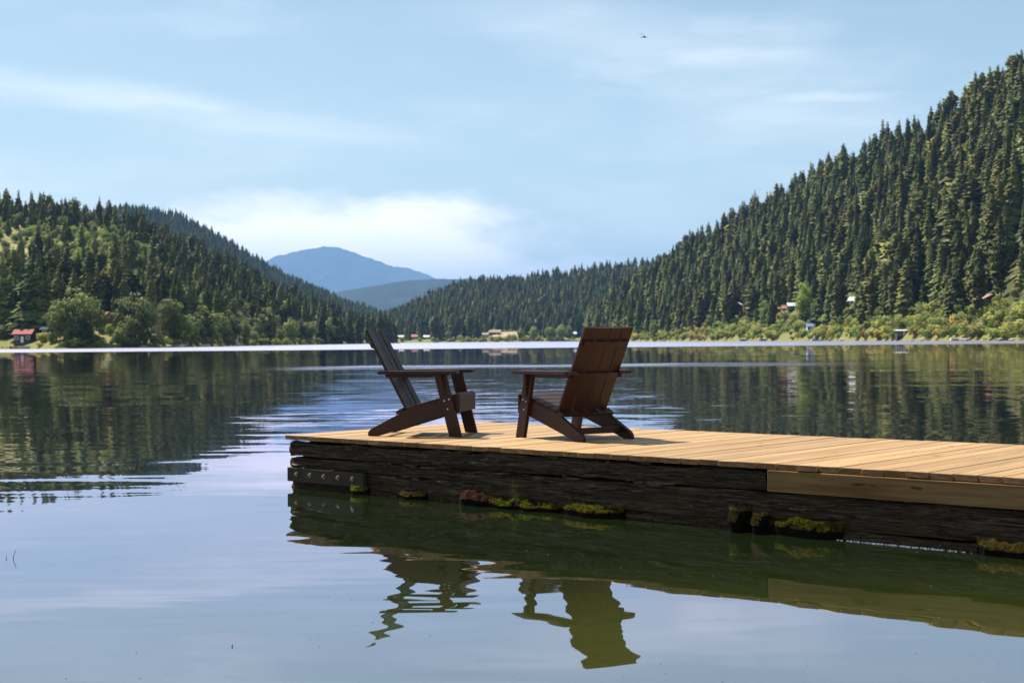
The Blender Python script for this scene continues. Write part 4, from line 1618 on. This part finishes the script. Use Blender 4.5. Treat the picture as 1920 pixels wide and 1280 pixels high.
# shrubs along the waterline: individuals
def shore_shrubs(h, px0, px1, n, side, lms, group, tmax, dry, seed, smin, smax):
    rg = random.Random(seed)
    rows = []
    for k in range(n):
        px = px0 + (px1 - px0) * (k + rg.uniform(-0.45, 0.45)) / n
        Ys = float(interp(h.shore, px))
        Yc = float(interp(h.crest, px))
        t = rg.uniform(0.002, tmax) if k % 3 else rg.uniform(0.001, 0.012)
        Y = Ys + (Yc - Ys) * t
        X = (px - 960) / F * Y
        z = float(h.z(np.array([X]), np.array([Y]))[0])
        if any(a - 1 < px < b + 1 and Y < dep + 2 for (a, b, base, top, dep) in KEEP):
            if rg.random() < 0.8:
                continue
        rows.append(dict(px=px, p=Vector((X, Y, z - 0.15)), h=3.0, s=rg.uniform(smin, smax), d=rg.random() < dry))
    cnt = {}
    for r in sorted(rows, key=lambda r: min(abs(r['px'] - l[0]) for l in lms)):
        lm = min(lms, key=lambda l: abs(l[0] - r['px']))
        sd = 'left' if r['px'] < lm[0] else 'right'
        k = cnt[(lm, sd)] = cnt.get((lm, sd), 0) + 1
        nth = ORD[k - 1] if k <= len(ORD) else '%dth' % k
        if k > 12 and k % 10 in (1, 2, 3):
            nth = '%d%s' % (k, {1: 'st', 2: 'nd', 3: 'rd'}[k % 10])
        me, st, H, dr = rg.choice(SHR)
        lab = '%s shrub by the water, %s %s of %s' % ('dry yellow' if r['d'] else 'yellow green', nth, sd, lm[1])
        o = put_tree('shore_shrub', dr if r['d'] else me, st, r['p'], r['s'] * rg.uniform(0.7, 1.1), r['s'] * rg.uniform(0.9, 1.4), rg.random() * 6.28, lab, 'shrub', group, 'leaves', 'stems')


shore_shrubs(h_right, 1190, 1935, 170, 'right', LM_R, 'shrubs along the right shore', 0.055, 0.22, 8, 0.7, 1.7)
shore_shrubs(h_left, 75, 640, 110, 'left', LM_L, 'shrubs along the left shore', 0.04, 0.08, 9, 0.6, 1.4)
LM_M = [(752, 'the small white cabin'), (928, 'the long barn'), (1071, 'the hidden pale roofed cabin')]
shore_shrubs(h_mid, 805, 1085, 30, 'far', LM_M, 'shrubs along the far shore', 0.012, 0.3, 10, 1.0, 2.0)


# ---------------------------------------------------------------- forests as one object each (points with instances)
def forest(name, T, variants, label, seed, cat='forest', wmin=0.72, wmax=1.08, srcH=22.0):
    me = bpy.data.meshes.new(name)
    n = len(T)
    me.from_pydata([tuple(r[:3]) for r in T], [], [])
    rg = np.random.default_rng(seed)
    s = T[:, 3] / srcH
    ws = s * rg.uniform(wmin, wmax, n)
    a = me.attributes.new('size', 'FLOAT_VECTOR', 'POINT')
    a.data.foreach_set('vector', np.stack([ws, ws, s], 1).astype(np.float32).ravel())
    a = me.attributes.new('turn', 'FLOAT_VECTOR', 'POINT')
    a.data.foreach_set('vector', np.stack([rg.normal(0, .02, n), rg.normal(0, .02, n), rg.uniform(0, 6.28, n)], 1).astype(np.float32).ravel())
    a = me.attributes.new('pick', 'INT', 'POINT')
    a.data.foreach_set('value', rg.integers(0, len(variants), n).astype(np.int32))
    o = link(name, me)
    ng = bpy.data.node_groups.new(name, 'GeometryNodeTree')
    ng.interface.new_socket('Geometry', in_out='INPUT', socket_type='NodeSocketGeometry')
    ng.interface.new_socket('Geometry', in_out='OUTPUT', socket_type='NodeSocketGeometry')
    gi = ng.nodes.new('NodeGroupInput')
    go = ng.nodes.new('NodeGroupOutput')
    iop = ng.nodes.new('GeometryNodeInstanceOnPoints')
    join = ng.nodes.new('GeometryNodeJoinGeometry')
    for objs in variants:
        src = []
        for ob in objs:
            oi = ng.nodes.new('GeometryNodeObjectInfo')
            oi.transform_space = 'ORIGINAL'
            oi.inputs['Object'].default_value = ob
            src.append(oi.outputs['Geometry'])
        j2 = ng.nodes.new('GeometryNodeJoinGeometry')
        for q in src:
            ng.links.new(q, j2.inputs[0])
        g2 = ng.nodes.new('GeometryNodeGeometryToInstance')
        ng.links.new(j2.outputs[0], g2.inputs[0])
        ng.links.new(g2.outputs[0], join.inputs[0])

    def attr(nm, typ):
        a = ng.nodes.new('GeometryNodeInputNamedAttribute')
        a.data_type = typ
        a.inputs['Name'].default_value = nm
        return a.outputs[0]
    ng.links.new(gi.outputs[0], iop.inputs['Points'])
    ng.links.new(join.outputs[0], iop.inputs['Instance'])
    iop.inputs['Pick Instance'].default_value = True
    ng.links.new(attr('pick', 'INT'), iop.inputs['Instance Index'])
    e2r = ng.nodes.new('FunctionNodeEulerToRotation')
    ng.links.new(attr('turn', 'FLOAT_VECTOR'), e2r.inputs[0])
    ng.links.new(e2r.outputs[0], iop.inputs['Rotation'])
    ng.links.new(attr('size', 'FLOAT_VECTOR'), iop.inputs['Scale'])
    ng.links.new(iop.outputs[0], go.inputs[0])
    md = o.modifiers.new('trees', 'NODES')
    md.node_group = ng
    tag(o, label, cat, kind='stuff')
    return o


# sources: the crown and trunk of one standing tree of each kind
def src_pair(crown_me, trunk_me):
    c = next(o for o in bpy.data.objects if o.data is crown_me)
    t = next(o for o in bpy.data.objects if o.data is trunk_me)
    return [c, t]


for k in range(10):      # make sure every kind stands somewhere
    if not any(o.data is CON[k][0] for o in bpy.data.objects):
        print('kind missing', k)
VAR = [src_pair(c[0], c[1]) for c in CON]
FIRS = VAR[:4] + [VAR[7], VAR[8]]
ODD = [src_pair(DEAD[0], DEAD[1]), src_pair(DEC[3][0], DEC[3][1]), src_pair(DEC[1][0], DEC[1][1])]
forest('hillside_forest', TR, VAR * 2 + FIRS + ODD, 'dense conifer forest covering the steep right hillside', 31)
forest('hillside_forest', TL, VAR * 2 + ODD[1:] * 2, 'mixed conifer forest climbing the left hillside', 32)
forest('hillside_forest', TM, VAR + FIRS, 'hazy conifer forest on the low ridge across the lake', 33)
forest('hillside_forest', TB, FIRS, 'bluish conifer forest on the ridge behind the left hill', 34)
# low brush on the open parts of the slopes
BL = thin_for_buildings(scatter(h_left, 4.6, 0.03, 1.0, -100, 520, lambda X, Y, t, px: 0.35 + 0.6 * np.clip((fbm(X / 40, Y / 40, 14) - 0.35) * 3, 0, 1), 2.5, 7.5, seed=15), 0.5)
DECV = [src_pair(d[0], d[1]) for d in DEC] + [src_pair(DEC[q][3], DEC[q][1]) for q in range(4) if any(o.data is DEC[q][3] for o in bpy.data.objects)]
forest('hillside_brush', BL, DECV, 'light green brush and young broad leaved trees on the open left hillside', 36, 'brush', 0.9, 1.5, 12.0)
BR = thin_for_buildings(scatter(h_right, 3.6, 0.004, 0.12, 1110, 2100, 0.6, 1.3, 4.4, seed=16), 0.5)
SHRV = [src_pair(s_[0], s_[1]) for s_ in SHR]
forest('shore_brush', BR, SHRV, 'low green brush on the bank below the right hillside forest', 37, 'brush', 0.9, 1.5, 3.0)
BM = scatter(h_mid, 6.0, 0.004, 0.03, 690, 1330, 0.5, 2.5, 5.0, seed=17)
BM = thin_for_buildings(BM, 0.5)
forest('shore_brush', BM, SHRV, 'low brush along the far shore of the lake', 38, 'brush', 0.9, 1.5, 3.0)

# ------------------------------------------------------------------ shore things
def hull(w, L, h):
    bm = bmesh.new()
    secs = []
    for i in range(7):
        f = i / 6
        wd = w / 2 * (1 - max(0, f - 0.5) ** 2 * 3.6) if f > 0.5 else w / 2 * (0.85 + 0.3 * f)
        wd = max(wd, 0.03)
        x = (f - 0.5) * L
        sh = h * (1 + 0.25 * f * f)
        secs.append([bm.verts.new((x, -wd, sh)), bm.verts.new((x, -wd * 0.75, 0.05)), bm.verts.new((x, 0, -0.15)),
                     bm.verts.new((x, wd * 0.75, 0.05)), bm.verts.new((x, wd, sh)), bm.verts.new((x, 0, sh * 0.75))])
    for a, b in zip(secs, secs[1:]):
        for k in range(6):
            bm.faces.new((a[k], a[(k + 1) % 6], b[(k + 1) % 6], b[k]))
    bm.faces.new(secs[0])
    bm.faces.new(secs[-1][::-1])
    return bm


def boat(label, px, Y, L, mat, rz, cabin_=False, canopy=False):
    X = (px - 960) / F * Y
    root = empty('motor_boat', (X, Y, 0.12), rz)
    tag(root, label, 'boat')
    link('hull', bm_mesh(hull(L * 0.34, L, 0.75), 'hull'), M[mat], root)
    if cabin_:
        bm = box((-0.05 * L, 0, 1.0), (L * 0.3, L * 0.24, 0.7), 0.05)
        link('windscreen', bm_mesh(bm, 'windscreen'), M['pane'], root)
    if canopy:
        bm = box((-0.1 * L, 0, 1.9), (L * 0.45, L * 0.3, 0.08), 0.02)
        for sx in (-0.3, 0.1):
            for sy in (-0.12, 0.12):
                box((sx * L, sy * L, 1.3), (0.05, 0.05, 1.2), 0, bm)
        link('canopy', bm_mesh(bm, 'canopy'), M['boat_white'], root)


def pier(label, px, Y, w, L, mat, rz=0.0, posts=3):
    X = (px - 960) / F * Y
    root = empty('shore_pier', (X, Y, 0), rz)
    tag(root, label, 'pier')
    bm = box((0, 0, 0.5), (w, L, 0.14), 0)
    link('deck', bm_mesh(bm, 'deck'), M[mat], root)
    for k in range(posts):
        for s in (-1, 1):
            bm = bmesh.new()
            x = -w / 2 + w * (k + 0.5) / posts
            cyl(bm, (x, s * L * 0.42, -1.5), (x, s * L * 0.42, 0.9), 0.1, 0.1, 8)
            link('post', bm_mesh(bm, 'post'), M['bark'], root)


def ysh(h, px):
    return float(interp(h.shore, px))


pier('wide floating dock below the teal boathouse at the left edge', 18, ysh(h_left, 18) - 5, 13, 5, 'r_tan', 0.05, 4)
boat('small white motor boat beside the left floating dock', 46, ysh(h_left, 46) - 7, 3.4, 'boat_white', 0.4)
boat('yellow rowing boat tied at the left floating dock', 30, ysh(h_left, 30) - 8.4, 2.6, 'boat_yellow', 0.2)
boat('red rowing boat in front of the left floating dock', 24, ysh(h_left, 24) - 9.2, 2.2, 'boat_red', 0.1)
pier('pale plank pier on the left shore below the pink cabin', 302, ysh(h_left, 302) - 3, 4.5, 5, 'deckgrey', 0.0, 2)
boat('white boat moored under trees on the left shore', 333, ysh(h_left, 333) - 4, 4.0, 'boat_white', 0.6)
boat('small white boat left of the sailboat on the left shore', 385, ysh(h_left, 385) - 3, 3.6, 'boat_white', 0.3)
# sailboat: hull, mast and a furled white sail
pY = ysh(h_left, 445) - 4
sb = empty('sailing_dinghy', ((445 - 960) / F * pY, pY, 0.1), 0.5)
tag(sb, 'little white sailboat with its sail up on the left shore', 'boat')
link('hull', bm_mesh(hull(1.4, 3.8, 0.5), 'hull'), M['boat_white'], sb)
bm = bmesh.new()
cyl(bm, (0.3, 0, 0.2), (0.3, 0, 4.6), 0.05, 0.03, 6)
link('mast', bm_mesh(bm, 'mast'), M['trim'], sb)
bm = bmesh.new()
box((-0.35, 0, 2.4), (1.1, 0.05, 3.2), 0, bm)
for v in bm.verts:
    if v.co.z > 3 and v.co.x < 0:
        v.co.x = 0.1
    v.co.y += 0.12 * math.sin(v.co.x * 2)
link('sail', bm_mesh(bm, 'sail'), M['boat_white'], sb)
boat('white motor boat moored off the three far cabins', 745, ysh(h_mid, 745) - 8, 6.5, 'boat_white', 0.1, True)
boat('white motor boat moored right of the three far cabins', 818, ysh(h_mid, 818) - 8, 6.0, 'boat_white', 0.2, True)
boat('blue boat moored near the dead brown tree shore', 1395, ysh(h_right, 1395) - 3, 4.5, 'boat_blue', 0.1)
boat('bright blue boat moored below the red cabin', 1433, ysh(h_right, 1433) - 3, 4.0, 'boat_blue', -0.1)
boat('white canopied boat moored below the blue roofed shed', 1532, ysh(h_right, 1532) - 4, 5.0, 'boat_white', 0.1, True, True)
pier('pale pier right of the canopied boat on the right shore', 1552, ysh(h_right, 1552) - 3, 7.0, 3, 'boat_white', 0.0, 3)
pier('white pier by the waterline boathouse on the right shore', 1668, ysh(h_right, 1668) - 3, 4.5, 2.5, 'boat_white', 0.0, 2)
boat('covered boat on the right shore left of the stone landing', 1794, ysh(h_right, 1794) - 2.5, 4.0, 'boat_white', 0.1)
pier('stony grey landing on the shore below the rust roofed lodge', 1853, ysh(h_right, 1853) - 2, 4.0, 2.0, 'deckgrey', 0.0, 2)

rk = random.Random(3)


def rock_mesh(seed):
    bm = bmesh.new()
    bmesh.ops.create_icosphere(bm, subdivisions=2, radius=1.0)
    r = random.Random(seed)
    for v in bm.verts:
        n = v.co.normalized()
        v.co = n * (0.75 + 0.5 * float(vnoise(n.x * 2 + seed, n.y * 2 + n.z * 1.7, seed)))
        v.co.z *= 0.6
    me = bm_mesh(bm, 'shore_rock')
    me.materials.append(M['rock'])
    return me


RM = [rock_mesh(k) for k in range(4)]
k = 0
for (px, lab) in ((1808, 'white boulder'), (1816, 'pale boulder'), (1802, 'flat grey rock'), (1712, 'grey shore rock'), (1730, 'low brown rock'), (1246, 'pale shore rock'),
                  (1580, 'grey rock'), (268, 'grey rock'), (316, 'pale rock'), (345, 'brown rock'), (412, 'grey rock'), (1880, 'flat pale rock'), (1900, 'low pale rock')):
    h = h_right if px > 960 else h_left
    Y = ysh(h, px) - 0.5
    o = link('shore_rock', RM[k % 4])
    k += 1
    o.location = ((px - 960) / F * Y, Y, 0.15)
    s = rk.uniform(0.8, 1.6)
    o.scale = (s * 1.5, s, s)
    o.rotation_euler = (0, 0, rk.random() * 6)
    lms = LM_R if px > 960 else LM_L
    lm = min(lms, key=lambda l: abs(l[0] - px))
    tag(o, '%s at the waterline %s of %s' % (lab, 'left' if px < lm[0] else 'right', lm[1]), 'rock', 'rocks along the waterline')


def ground_patch(name, h, px0, px1, py0, py1, mat, label, dz=0.25):
    """sheet of lawn or bare ground laid on the slope"""
    a = h.locate((px0 + px1) / 2, py1)
    b = h.locate((px0 + px1) / 2, py0)
    n, m = 10, 6
    V, Fc = [], []
    for j in range(m + 1):
        Y = a.y + (b.y - a.y) * j / m
        for i in range(n + 1):
            px = px0 + (px1 - px0) * i / n
            w = 0.12 * (px1 - px0) * (vnoise(np.array([i * .7]), np.array([j * .9]), 4)[0] - .5)
            X = (px + w - 960) / F * Y
            V.append((X, Y, float(h.z(np.array([X]), np.array([Y]))[0]) + dz))
    for j in range(m):
        for i in range(n):
            q = j * (n + 1) + i
            Fc.append((q, q + 1, q + n + 2, q + n + 1))
    o = link(name, mesh_from(V, Fc, name, True), M[mat])
    tag(o, kind='structure')


ground_patch('lawn', h_left, 218, 245, 632, 646, 'lawn', '')
ground_patch('lawn', h_left, 283, 322, 636, 648, 'lawn', '')
ground_patch('lawn', h_left, 350, 380, 638, 648, 'lawn', '')
ground_patch('sandy_field', h_mid, 925, 972, 625, 634, 'sand', '', 0.6)
ground_patch('sandy_ground', h_mid, 1128, 1172, 540, 552, 'sand', '', 0.6)
ground_patch('lawn', h_mid, 880, 990, 634, 639, 'lawn', '', 0.3)

# ------------------------------------------------------------------ moss, grass, glint beads along the dock
M['moss'] = foliage_mat('moss', (0.085, 0.095, 0.012), (0.30, 0.29, 0.03), 0.3, 0.2, 30)
M['moss_red'] = foliage_mat('red_brown_moss', (0.10, 0.045, 0.025), (0.24, 0.11, 0.06), 0.2, 0.2, 30)
M['moss_brown'] = foliage_mat('brown_moss', (0.07, 0.055, 0.018), (0.17, 0.12, 0.03), 0.2, 0.2, 30)
M['grass'] = foliage_mat('grass_blade', (0.12, 0.17, 0.03), (0.2, 0.26, 0.05), 0.3, 0.2, 3)
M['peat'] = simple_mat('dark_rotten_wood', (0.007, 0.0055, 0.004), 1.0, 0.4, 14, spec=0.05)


def moss(label, s0, s1, h, thick, mat, seed, drop=0.05):
    rg = np.random.default_rng(seed)
    root = empty('moss_clump', dock_pt((s0 + s1) / 2, 0, 0), DOCK_ANG)
    tag(root, label, 'moss', 'moss clumps along the dock waterline')
    L = s1 - s0
    # ledge of rotten wood under the moss, reaching below the water
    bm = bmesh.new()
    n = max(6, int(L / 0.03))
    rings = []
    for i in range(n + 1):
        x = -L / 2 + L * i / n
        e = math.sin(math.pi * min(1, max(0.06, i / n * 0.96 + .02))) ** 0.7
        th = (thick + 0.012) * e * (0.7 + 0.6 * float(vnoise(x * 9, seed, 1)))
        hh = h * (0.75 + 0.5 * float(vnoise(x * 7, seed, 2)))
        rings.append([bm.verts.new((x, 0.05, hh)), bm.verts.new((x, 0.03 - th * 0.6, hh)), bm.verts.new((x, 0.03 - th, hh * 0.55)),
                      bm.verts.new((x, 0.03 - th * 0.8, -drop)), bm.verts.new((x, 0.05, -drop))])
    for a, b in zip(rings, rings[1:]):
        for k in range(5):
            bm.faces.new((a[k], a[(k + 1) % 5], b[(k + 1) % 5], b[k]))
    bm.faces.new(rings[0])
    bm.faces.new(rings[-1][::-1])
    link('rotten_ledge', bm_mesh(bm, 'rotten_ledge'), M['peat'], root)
    V, Fc = [], []
    for k in range(int(L * 9000)):
        x = rg.uniform(-L / 2, L / 2)
        e = math.sin(math.pi * min(1, max(0.05, x / L + 0.5))) ** 0.7
        th = (thick + 0.012) * e * (0.7 + 0.6 * float(vnoise(x * 9, seed, 1)))
        hh = h * (0.75 + 0.5 * float(vnoise(x * 7, seed, 2)))
        f = rg.random()
        if float(vnoise(x * 22, f * 3, seed)) < 0.33:
            continue
        base = np.array([x, 0.03 - th * f, hh - (hh * 0.5) * max(0, f - 0.55) / 0.45])
        tip = base + np.array([rg.normal(0, 0.008), -rg.random() * 0.014, rg.uniform(0.004, 0.012) + 0.028 * float(vnoise(x * 30, f * 4, seed + 1)) ** 2])
        w = rg.uniform(0.0035, 0.008)
        a = rg.random() * 6.28
        sd = np.array([math.cos(a) * w, math.sin(a) * w, 0])
        o = len(V)
        V += [tuple(base - sd), tuple(base + sd), tuple(tip)]
        Fc.append((o, o + 1, o + 2))
    mm = link('moss', mesh_from(V, Fc, 'moss'), M[mat], root)
    mm['kind'] = 'stuff'
    return root


def mpx(px0, px1):
    return dock_s(px0, 0), dock_s(px1, 0)


a, b = mpx(655, 682); moss('small yellow moss tuft under the bolted plank end', a, b, 0.045, 0.05, 'moss', 1)
a, b = mpx(740, 790); moss('short yellow and brown moss strip right of the bolted plank', a, b, 0.05, 0.05, 'moss_brown', 2)
a, b = mpx(858, 918); moss('rusty red moss cushion left of the grass tuft', a, b, 0.085, 0.08, 'moss_red', 3)
a, b = mpx(905, 1042); moss('long thin yellow green moss strip around the grass tuft', a, b, 0.05, 0.06, 'moss', 4)
a, b = mpx(1050, 1162); moss('thick bright green moss cushion in the middle of the dock', a, b, 0.075, 0.085, 'moss', 5)
a, b = mpx(1366, 1402); moss('dark moss covered stub with green tips', a, b, 0.12, 0.10, 'moss_brown', 6)
a, b = mpx(1408, 1440); moss('taller dark moss covered stub beside the stub with green tips', a, b, 0.13, 0.11, 'moss_brown', 7)
a, b = mpx(1442, 1575); moss('ragged green and brown moss ledge right of the two stubs', a, b, 0.10, 0.06, 'moss', 8)
a, b = mpx(1828, 1935); moss('brown dry moss ledge at the right edge of the picture', a, b, 0.06, 0.07, 'moss_brown', 9)


rfr = np.random.default_rng(5)
V, Fc = [], []
for k in range(9000):
    s_ = rfr.uniform(0.3, 9.5)
    dn = float(vnoise(s_ * 3.0, 1.5, 44)) * float(vnoise(s_ * 17.0, 2.5, 45))
    if rfr.random() > dn * 1.6:
        continue
    front = 0.030 if 5.27 < s_ else 0.052
    b0 = np.array([s_, front - rfr.random() * 0.012, rfr.random() ** 2 * 0.035])
    t0_ = b0 + np.array([rfr.normal(0, 0.006), -rfr.random() * 0.010, rfr.uniform(-0.008, 0.014)])
    w_ = rfr.uniform(0.002, 0.005)
    q_ = len(V)
    V += [tuple(b0 - [w_, 0, 0]), tuple(b0 + [w_, 0, 0]), tuple(t0_)]
    Fc.append((q_, q_ + 1, q_ + 2))
o = link('algae_fringe', mesh_from(V, Fc, 'algae_fringe'), M['moss_brown'], dock)
o['kind'] = 'stuff'


def tuft(label, s, h, n, L, seed):
    rg = random.Random(seed)
    V, Fc = [], []
    for k in range(n):
        a = rg.uniform(-1.0, 1.0)
        ln = L * rg.uniform(0.5, 1.0)
        cur = rg.uniform(-0.5, 0.5)
        w = 0.0032
        pts = []
        for i in range(6):
            f = i / 5
            x = math.sin(a * 0.5 + cur * f) * ln * f
            z = math.cos(a * 0.5 + cur * f) * ln * f
            y = -0.03 * f * rg.uniform(0.4, 1.0)
            pts.append((x, y, z, w * (1 - f * 0.9)))
        o = len(V)
        for (x, y, z, ww) in pts:
            V += [(x - ww, y, z), (x + ww, y, z)]
        for i in range(5):
            Fc.append((o + 2 * i, o + 2 * i + 1, o + 2 * i + 3, o + 2 * i + 2))
    ob = link('grass_tuft', mesh_from(V, Fc, 'grass_tuft'), M['grass'])
    p = dock_pt(s, -0.025, h)
    ob.location = p
    ob.rotation_euler = (0, 0, DOCK_ANG)
    tag(ob, label, 'grass')


tuft('thin green grass tuft growing from the moss at the dock', dock_s(970, 0), 0.04, 11, 0.20, 1)
tuft('small leafy sprig on the moss covered stub', dock_s(1376, 0), 0.11, 8, 0.07, 2)

# twigs in the shallow water
M['twig'] = simple_mat('wet_twig', (0.035, 0.025, 0.035), 0.5, 0.3, 20)


def twig(label, px, py, pts, r):
    p = on_plane(px, py, 0)
    bm = bmesh.new()
    tube(bm, pts, [r * (1 - 0.12 * i) for i in range(len(pts))], 6)
    o = link('twig', bm_mesh(bm, 'twig', True), M['twig'])
    o.location = p
    tag(o, label, 'twig', 'twigs poking out of the water')


twig('short dark twig tip out of the water at the left edge', 12, 1046, [(0.006, 0, -0.12), (0, 0, -0.01), (-0.002, 0, 0.008), (0.003, 0, 0.018)], 0.0035)
twig('longer bent dark twig beside the twig tip at the left', 24, 1047, [(-0.02, 0, -0.2), (0, 0, -0.01), (0.004, 0, 0.015), (0.012, 0, 0.035), (0.019, 0, 0.055)], 0.0024)
twig('tiny dark twig end in the foreground water', 435, 1212, [(0.0, 0, -0.1), (0, 0, -0.005), (0.001, 0, 0.01)], 0.003)

# pale weed stems lying under the surface
M['weed'] = simple_mat('pale_water_weed', (0.75, 0.70, 0.50), 0.8, 0.2, 8)
rw = random.Random(12)
for k, (px, py, L, ang, lab) in enumerate(((345, 1192, 0.22, 0.5, 'curved pale weed stem under the water, left foreground'), (400, 1207, 0.18, -0.1, 'thin pale weed stem right of the curved one'),
                                           (265, 1172, 0.3, 1.2, 'long straight weed stem left of the curved one'), (410, 1240, 0.5, 1.0, 'long slanting weed stem in the foreground'),
                                           (210, 1200, 0.12, 0.2, 'short pale weed scrap in the left foreground'), (780, 1230, 0.5, 0.3, 'pale sunken stem below the left chair reflection'),
                                           (690, 1215, 0.4, 1.3, 'upright sunken stem left of the chair reflections'), (1560, 1190, 0.3, 0.2, 'faint sunken stem below the dock reflection'))):
    p = on_plane(px, py, -0.012)
    pts = []
    a = ang
    q = Vector((0, 0, 0))
    for i in range(8):
        pts.append(q.copy())
        a += rw.uniform(-0.1, 0.35) if k == 0 else rw.uniform(-0.15, 0.15)
        q = q + Vector((math.cos(a), math.sin(a), 0)) * (L / 7)
    bm = bmesh.new()
    tube(bm, pts, [0.006, 0.006, 0.006, 0.006, 0.005, 0.005, 0.004, 0.003], 5)
    o = link('weed_stem', bm_mesh(bm, 'weed_stem', True), M['weed'])
    o.location = p
    tag(o, lab, 'water weed', 'sunken weed stems in the foreground')

# white beads standing for sun glints along timbers, and flecks drifting on the surface
M['glint'] = simple_mat('white_glint', (0.85, 0.85, 0.84), 0.35, 0.05, 9)
M['fleck'] = simple_mat('pollen_fleck', (0.35, 0.31, 0.20), 0.8, 0.3, 9)
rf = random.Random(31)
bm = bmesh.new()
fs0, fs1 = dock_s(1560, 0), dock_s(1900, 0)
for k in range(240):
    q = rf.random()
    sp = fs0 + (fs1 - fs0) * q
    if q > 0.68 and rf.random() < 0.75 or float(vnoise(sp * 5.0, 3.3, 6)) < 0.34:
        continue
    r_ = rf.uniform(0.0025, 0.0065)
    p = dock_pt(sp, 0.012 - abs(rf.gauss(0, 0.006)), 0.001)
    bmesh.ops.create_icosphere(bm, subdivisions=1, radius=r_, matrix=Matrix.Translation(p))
o = link('glint_beads', bm_mesh(bm, 'glint_beads', True), M['glint'])
tag(o, 'broken white line of glint beads where the water meets the right timbers', 'glint', kind='stuff')
bm = bmesh.new()
for k in range(110):
    px_, py_ = rf.uniform(-20, 1940), rf.uniform(900, 1280)
    p = on_plane(px_, py_, 0.0015)
    rel = p - Vector((A.x, A.y, 0))
    if rel.dot(E2) > -0.05 and rel.dot(E1) > -0.1:
        continue
    a_ = rf.random() * 6.28
    L_ = rf.uniform(0.002, 0.007)
    box(p, (L_, L_ * rf.uniform(0.3, 0.8), 0.0015), 0, bm, rot=Matrix.Rotation(a_, 4, 'Z'))
o = link('floating_flecks', bm_mesh(bm, 'floating_flecks'), M['fleck'])
tag(o, 'tiny pale flecks drifting on the foreground water', 'flecks', kind='stuff')

# dragonfly
M['fly'] = simple_mat('insect_body', (0.035, 0.018, 0.04), 0.5, 0.2, 60)
wm, wnt, wb = new_mat('insect_wing')
wb.inputs['Base Color'].default_value = (0.16, 0.18, 0.22, 1)
wb.inputs['Roughness'].default_value = 0.3
wb.inputs['Alpha'].default_value = 0.42
dp_ = at(1209, 70, 8.4)
df = empty('dragonfly', dp_, 0.3)
df.rotation_euler = (0.5, -0.15, 0.9)
tag(df, 'small dark dragonfly flying in the blue sky', 'insect')
bm = bmesh.new()
tube(bm, [(0.012, 0, 0), (0.008, 0, 0), (0.0, 0, 0.001), (-0.008, 0, 0), (-0.014, 0, 0), (-0.034, 0, -0.001), (-0.046, 0, -0.002)],
     [0.0020, 0.0042, 0.0058, 0.0050, 0.0024, 0.0020, 0.0010], 8)
link('body', bm_mesh(bm, 'body', True), M['fly'], df)
for (x0, sy, tilt, sweep) in ((0.003, 1, 0.35, 0.12), (0.003, -1, 0.35, 0.12), (-0.005, 1, 0.1, -0.22), (-0.005, -1, 0.1, -0.22)):
    bm = bmesh.new()
    n = 8
    top, bot = [], []
    for i in range(n + 1):
        f = i / n
        y = sy * (0.003 + 0.040 * f)
        c = x0 + sweep * 0.04 * f
        wd = 0.0052 * math.sin(math.pi * min(0.97, 0.12 + f * 0.85)) ** 0.6
        z = 0.003 + tilt * 0.04 * f
        top.append((c + wd * 0.5, y, z))
        bot.append((c - wd * 0.5, y, z))
    ups = [[bm.verts.new((p[0], p[1], p[2] + dz)) for p in q] for q in (top, bot) for dz in (0, 0.0004)]
    t0, t1, b0, b1 = ups
    for i in range(n):
        bm.faces.new((t0[i], t0[i + 1], b0[i + 1], b0[i]))
        bm.faces.new((t1[i], b1[i], b1[i + 1], t1[i + 1]))
        bm.faces.new((t0[i], t1[i], t1[i + 1], t0[i + 1]))
        bm.faces.new((b0[i], b0[i + 1], b1[i + 1], b1[i]))
    link('wing', bm_mesh(bm, 'wing'), wm, df)

# ------------------------------------------------------------------ air
hm = bpy.data.materials.new('summer_haze')
hm.use_nodes = True
hn = NT(hm.node_tree)
hn.n.clear()
ho = hn.new('ShaderNodeOutputMaterial')
pv = hn.new('ShaderNodeVolumePrincipled')
pv.inputs['Color'].default_value = (0.27, 0.53, 1.0, 1)
pv.inputs['Density'].default_value = 0.000052
pv.inputs['Anisotropy'].default_value = 0.0
hn.l.new(pv.outputs[0], ho.inputs['Volume'])
bm = box((0, 20500, 850), (36000, 42000, 1720), 0)
o = link('haze', bm_mesh(bm, 'haze'), hm)
tag(o, kind='stuff')
o['label'] = 'thin blue summer haze filling the valley'
print('TREES', len(TR), len(TL), len(TM), len(TB), len(BL), len(BR))
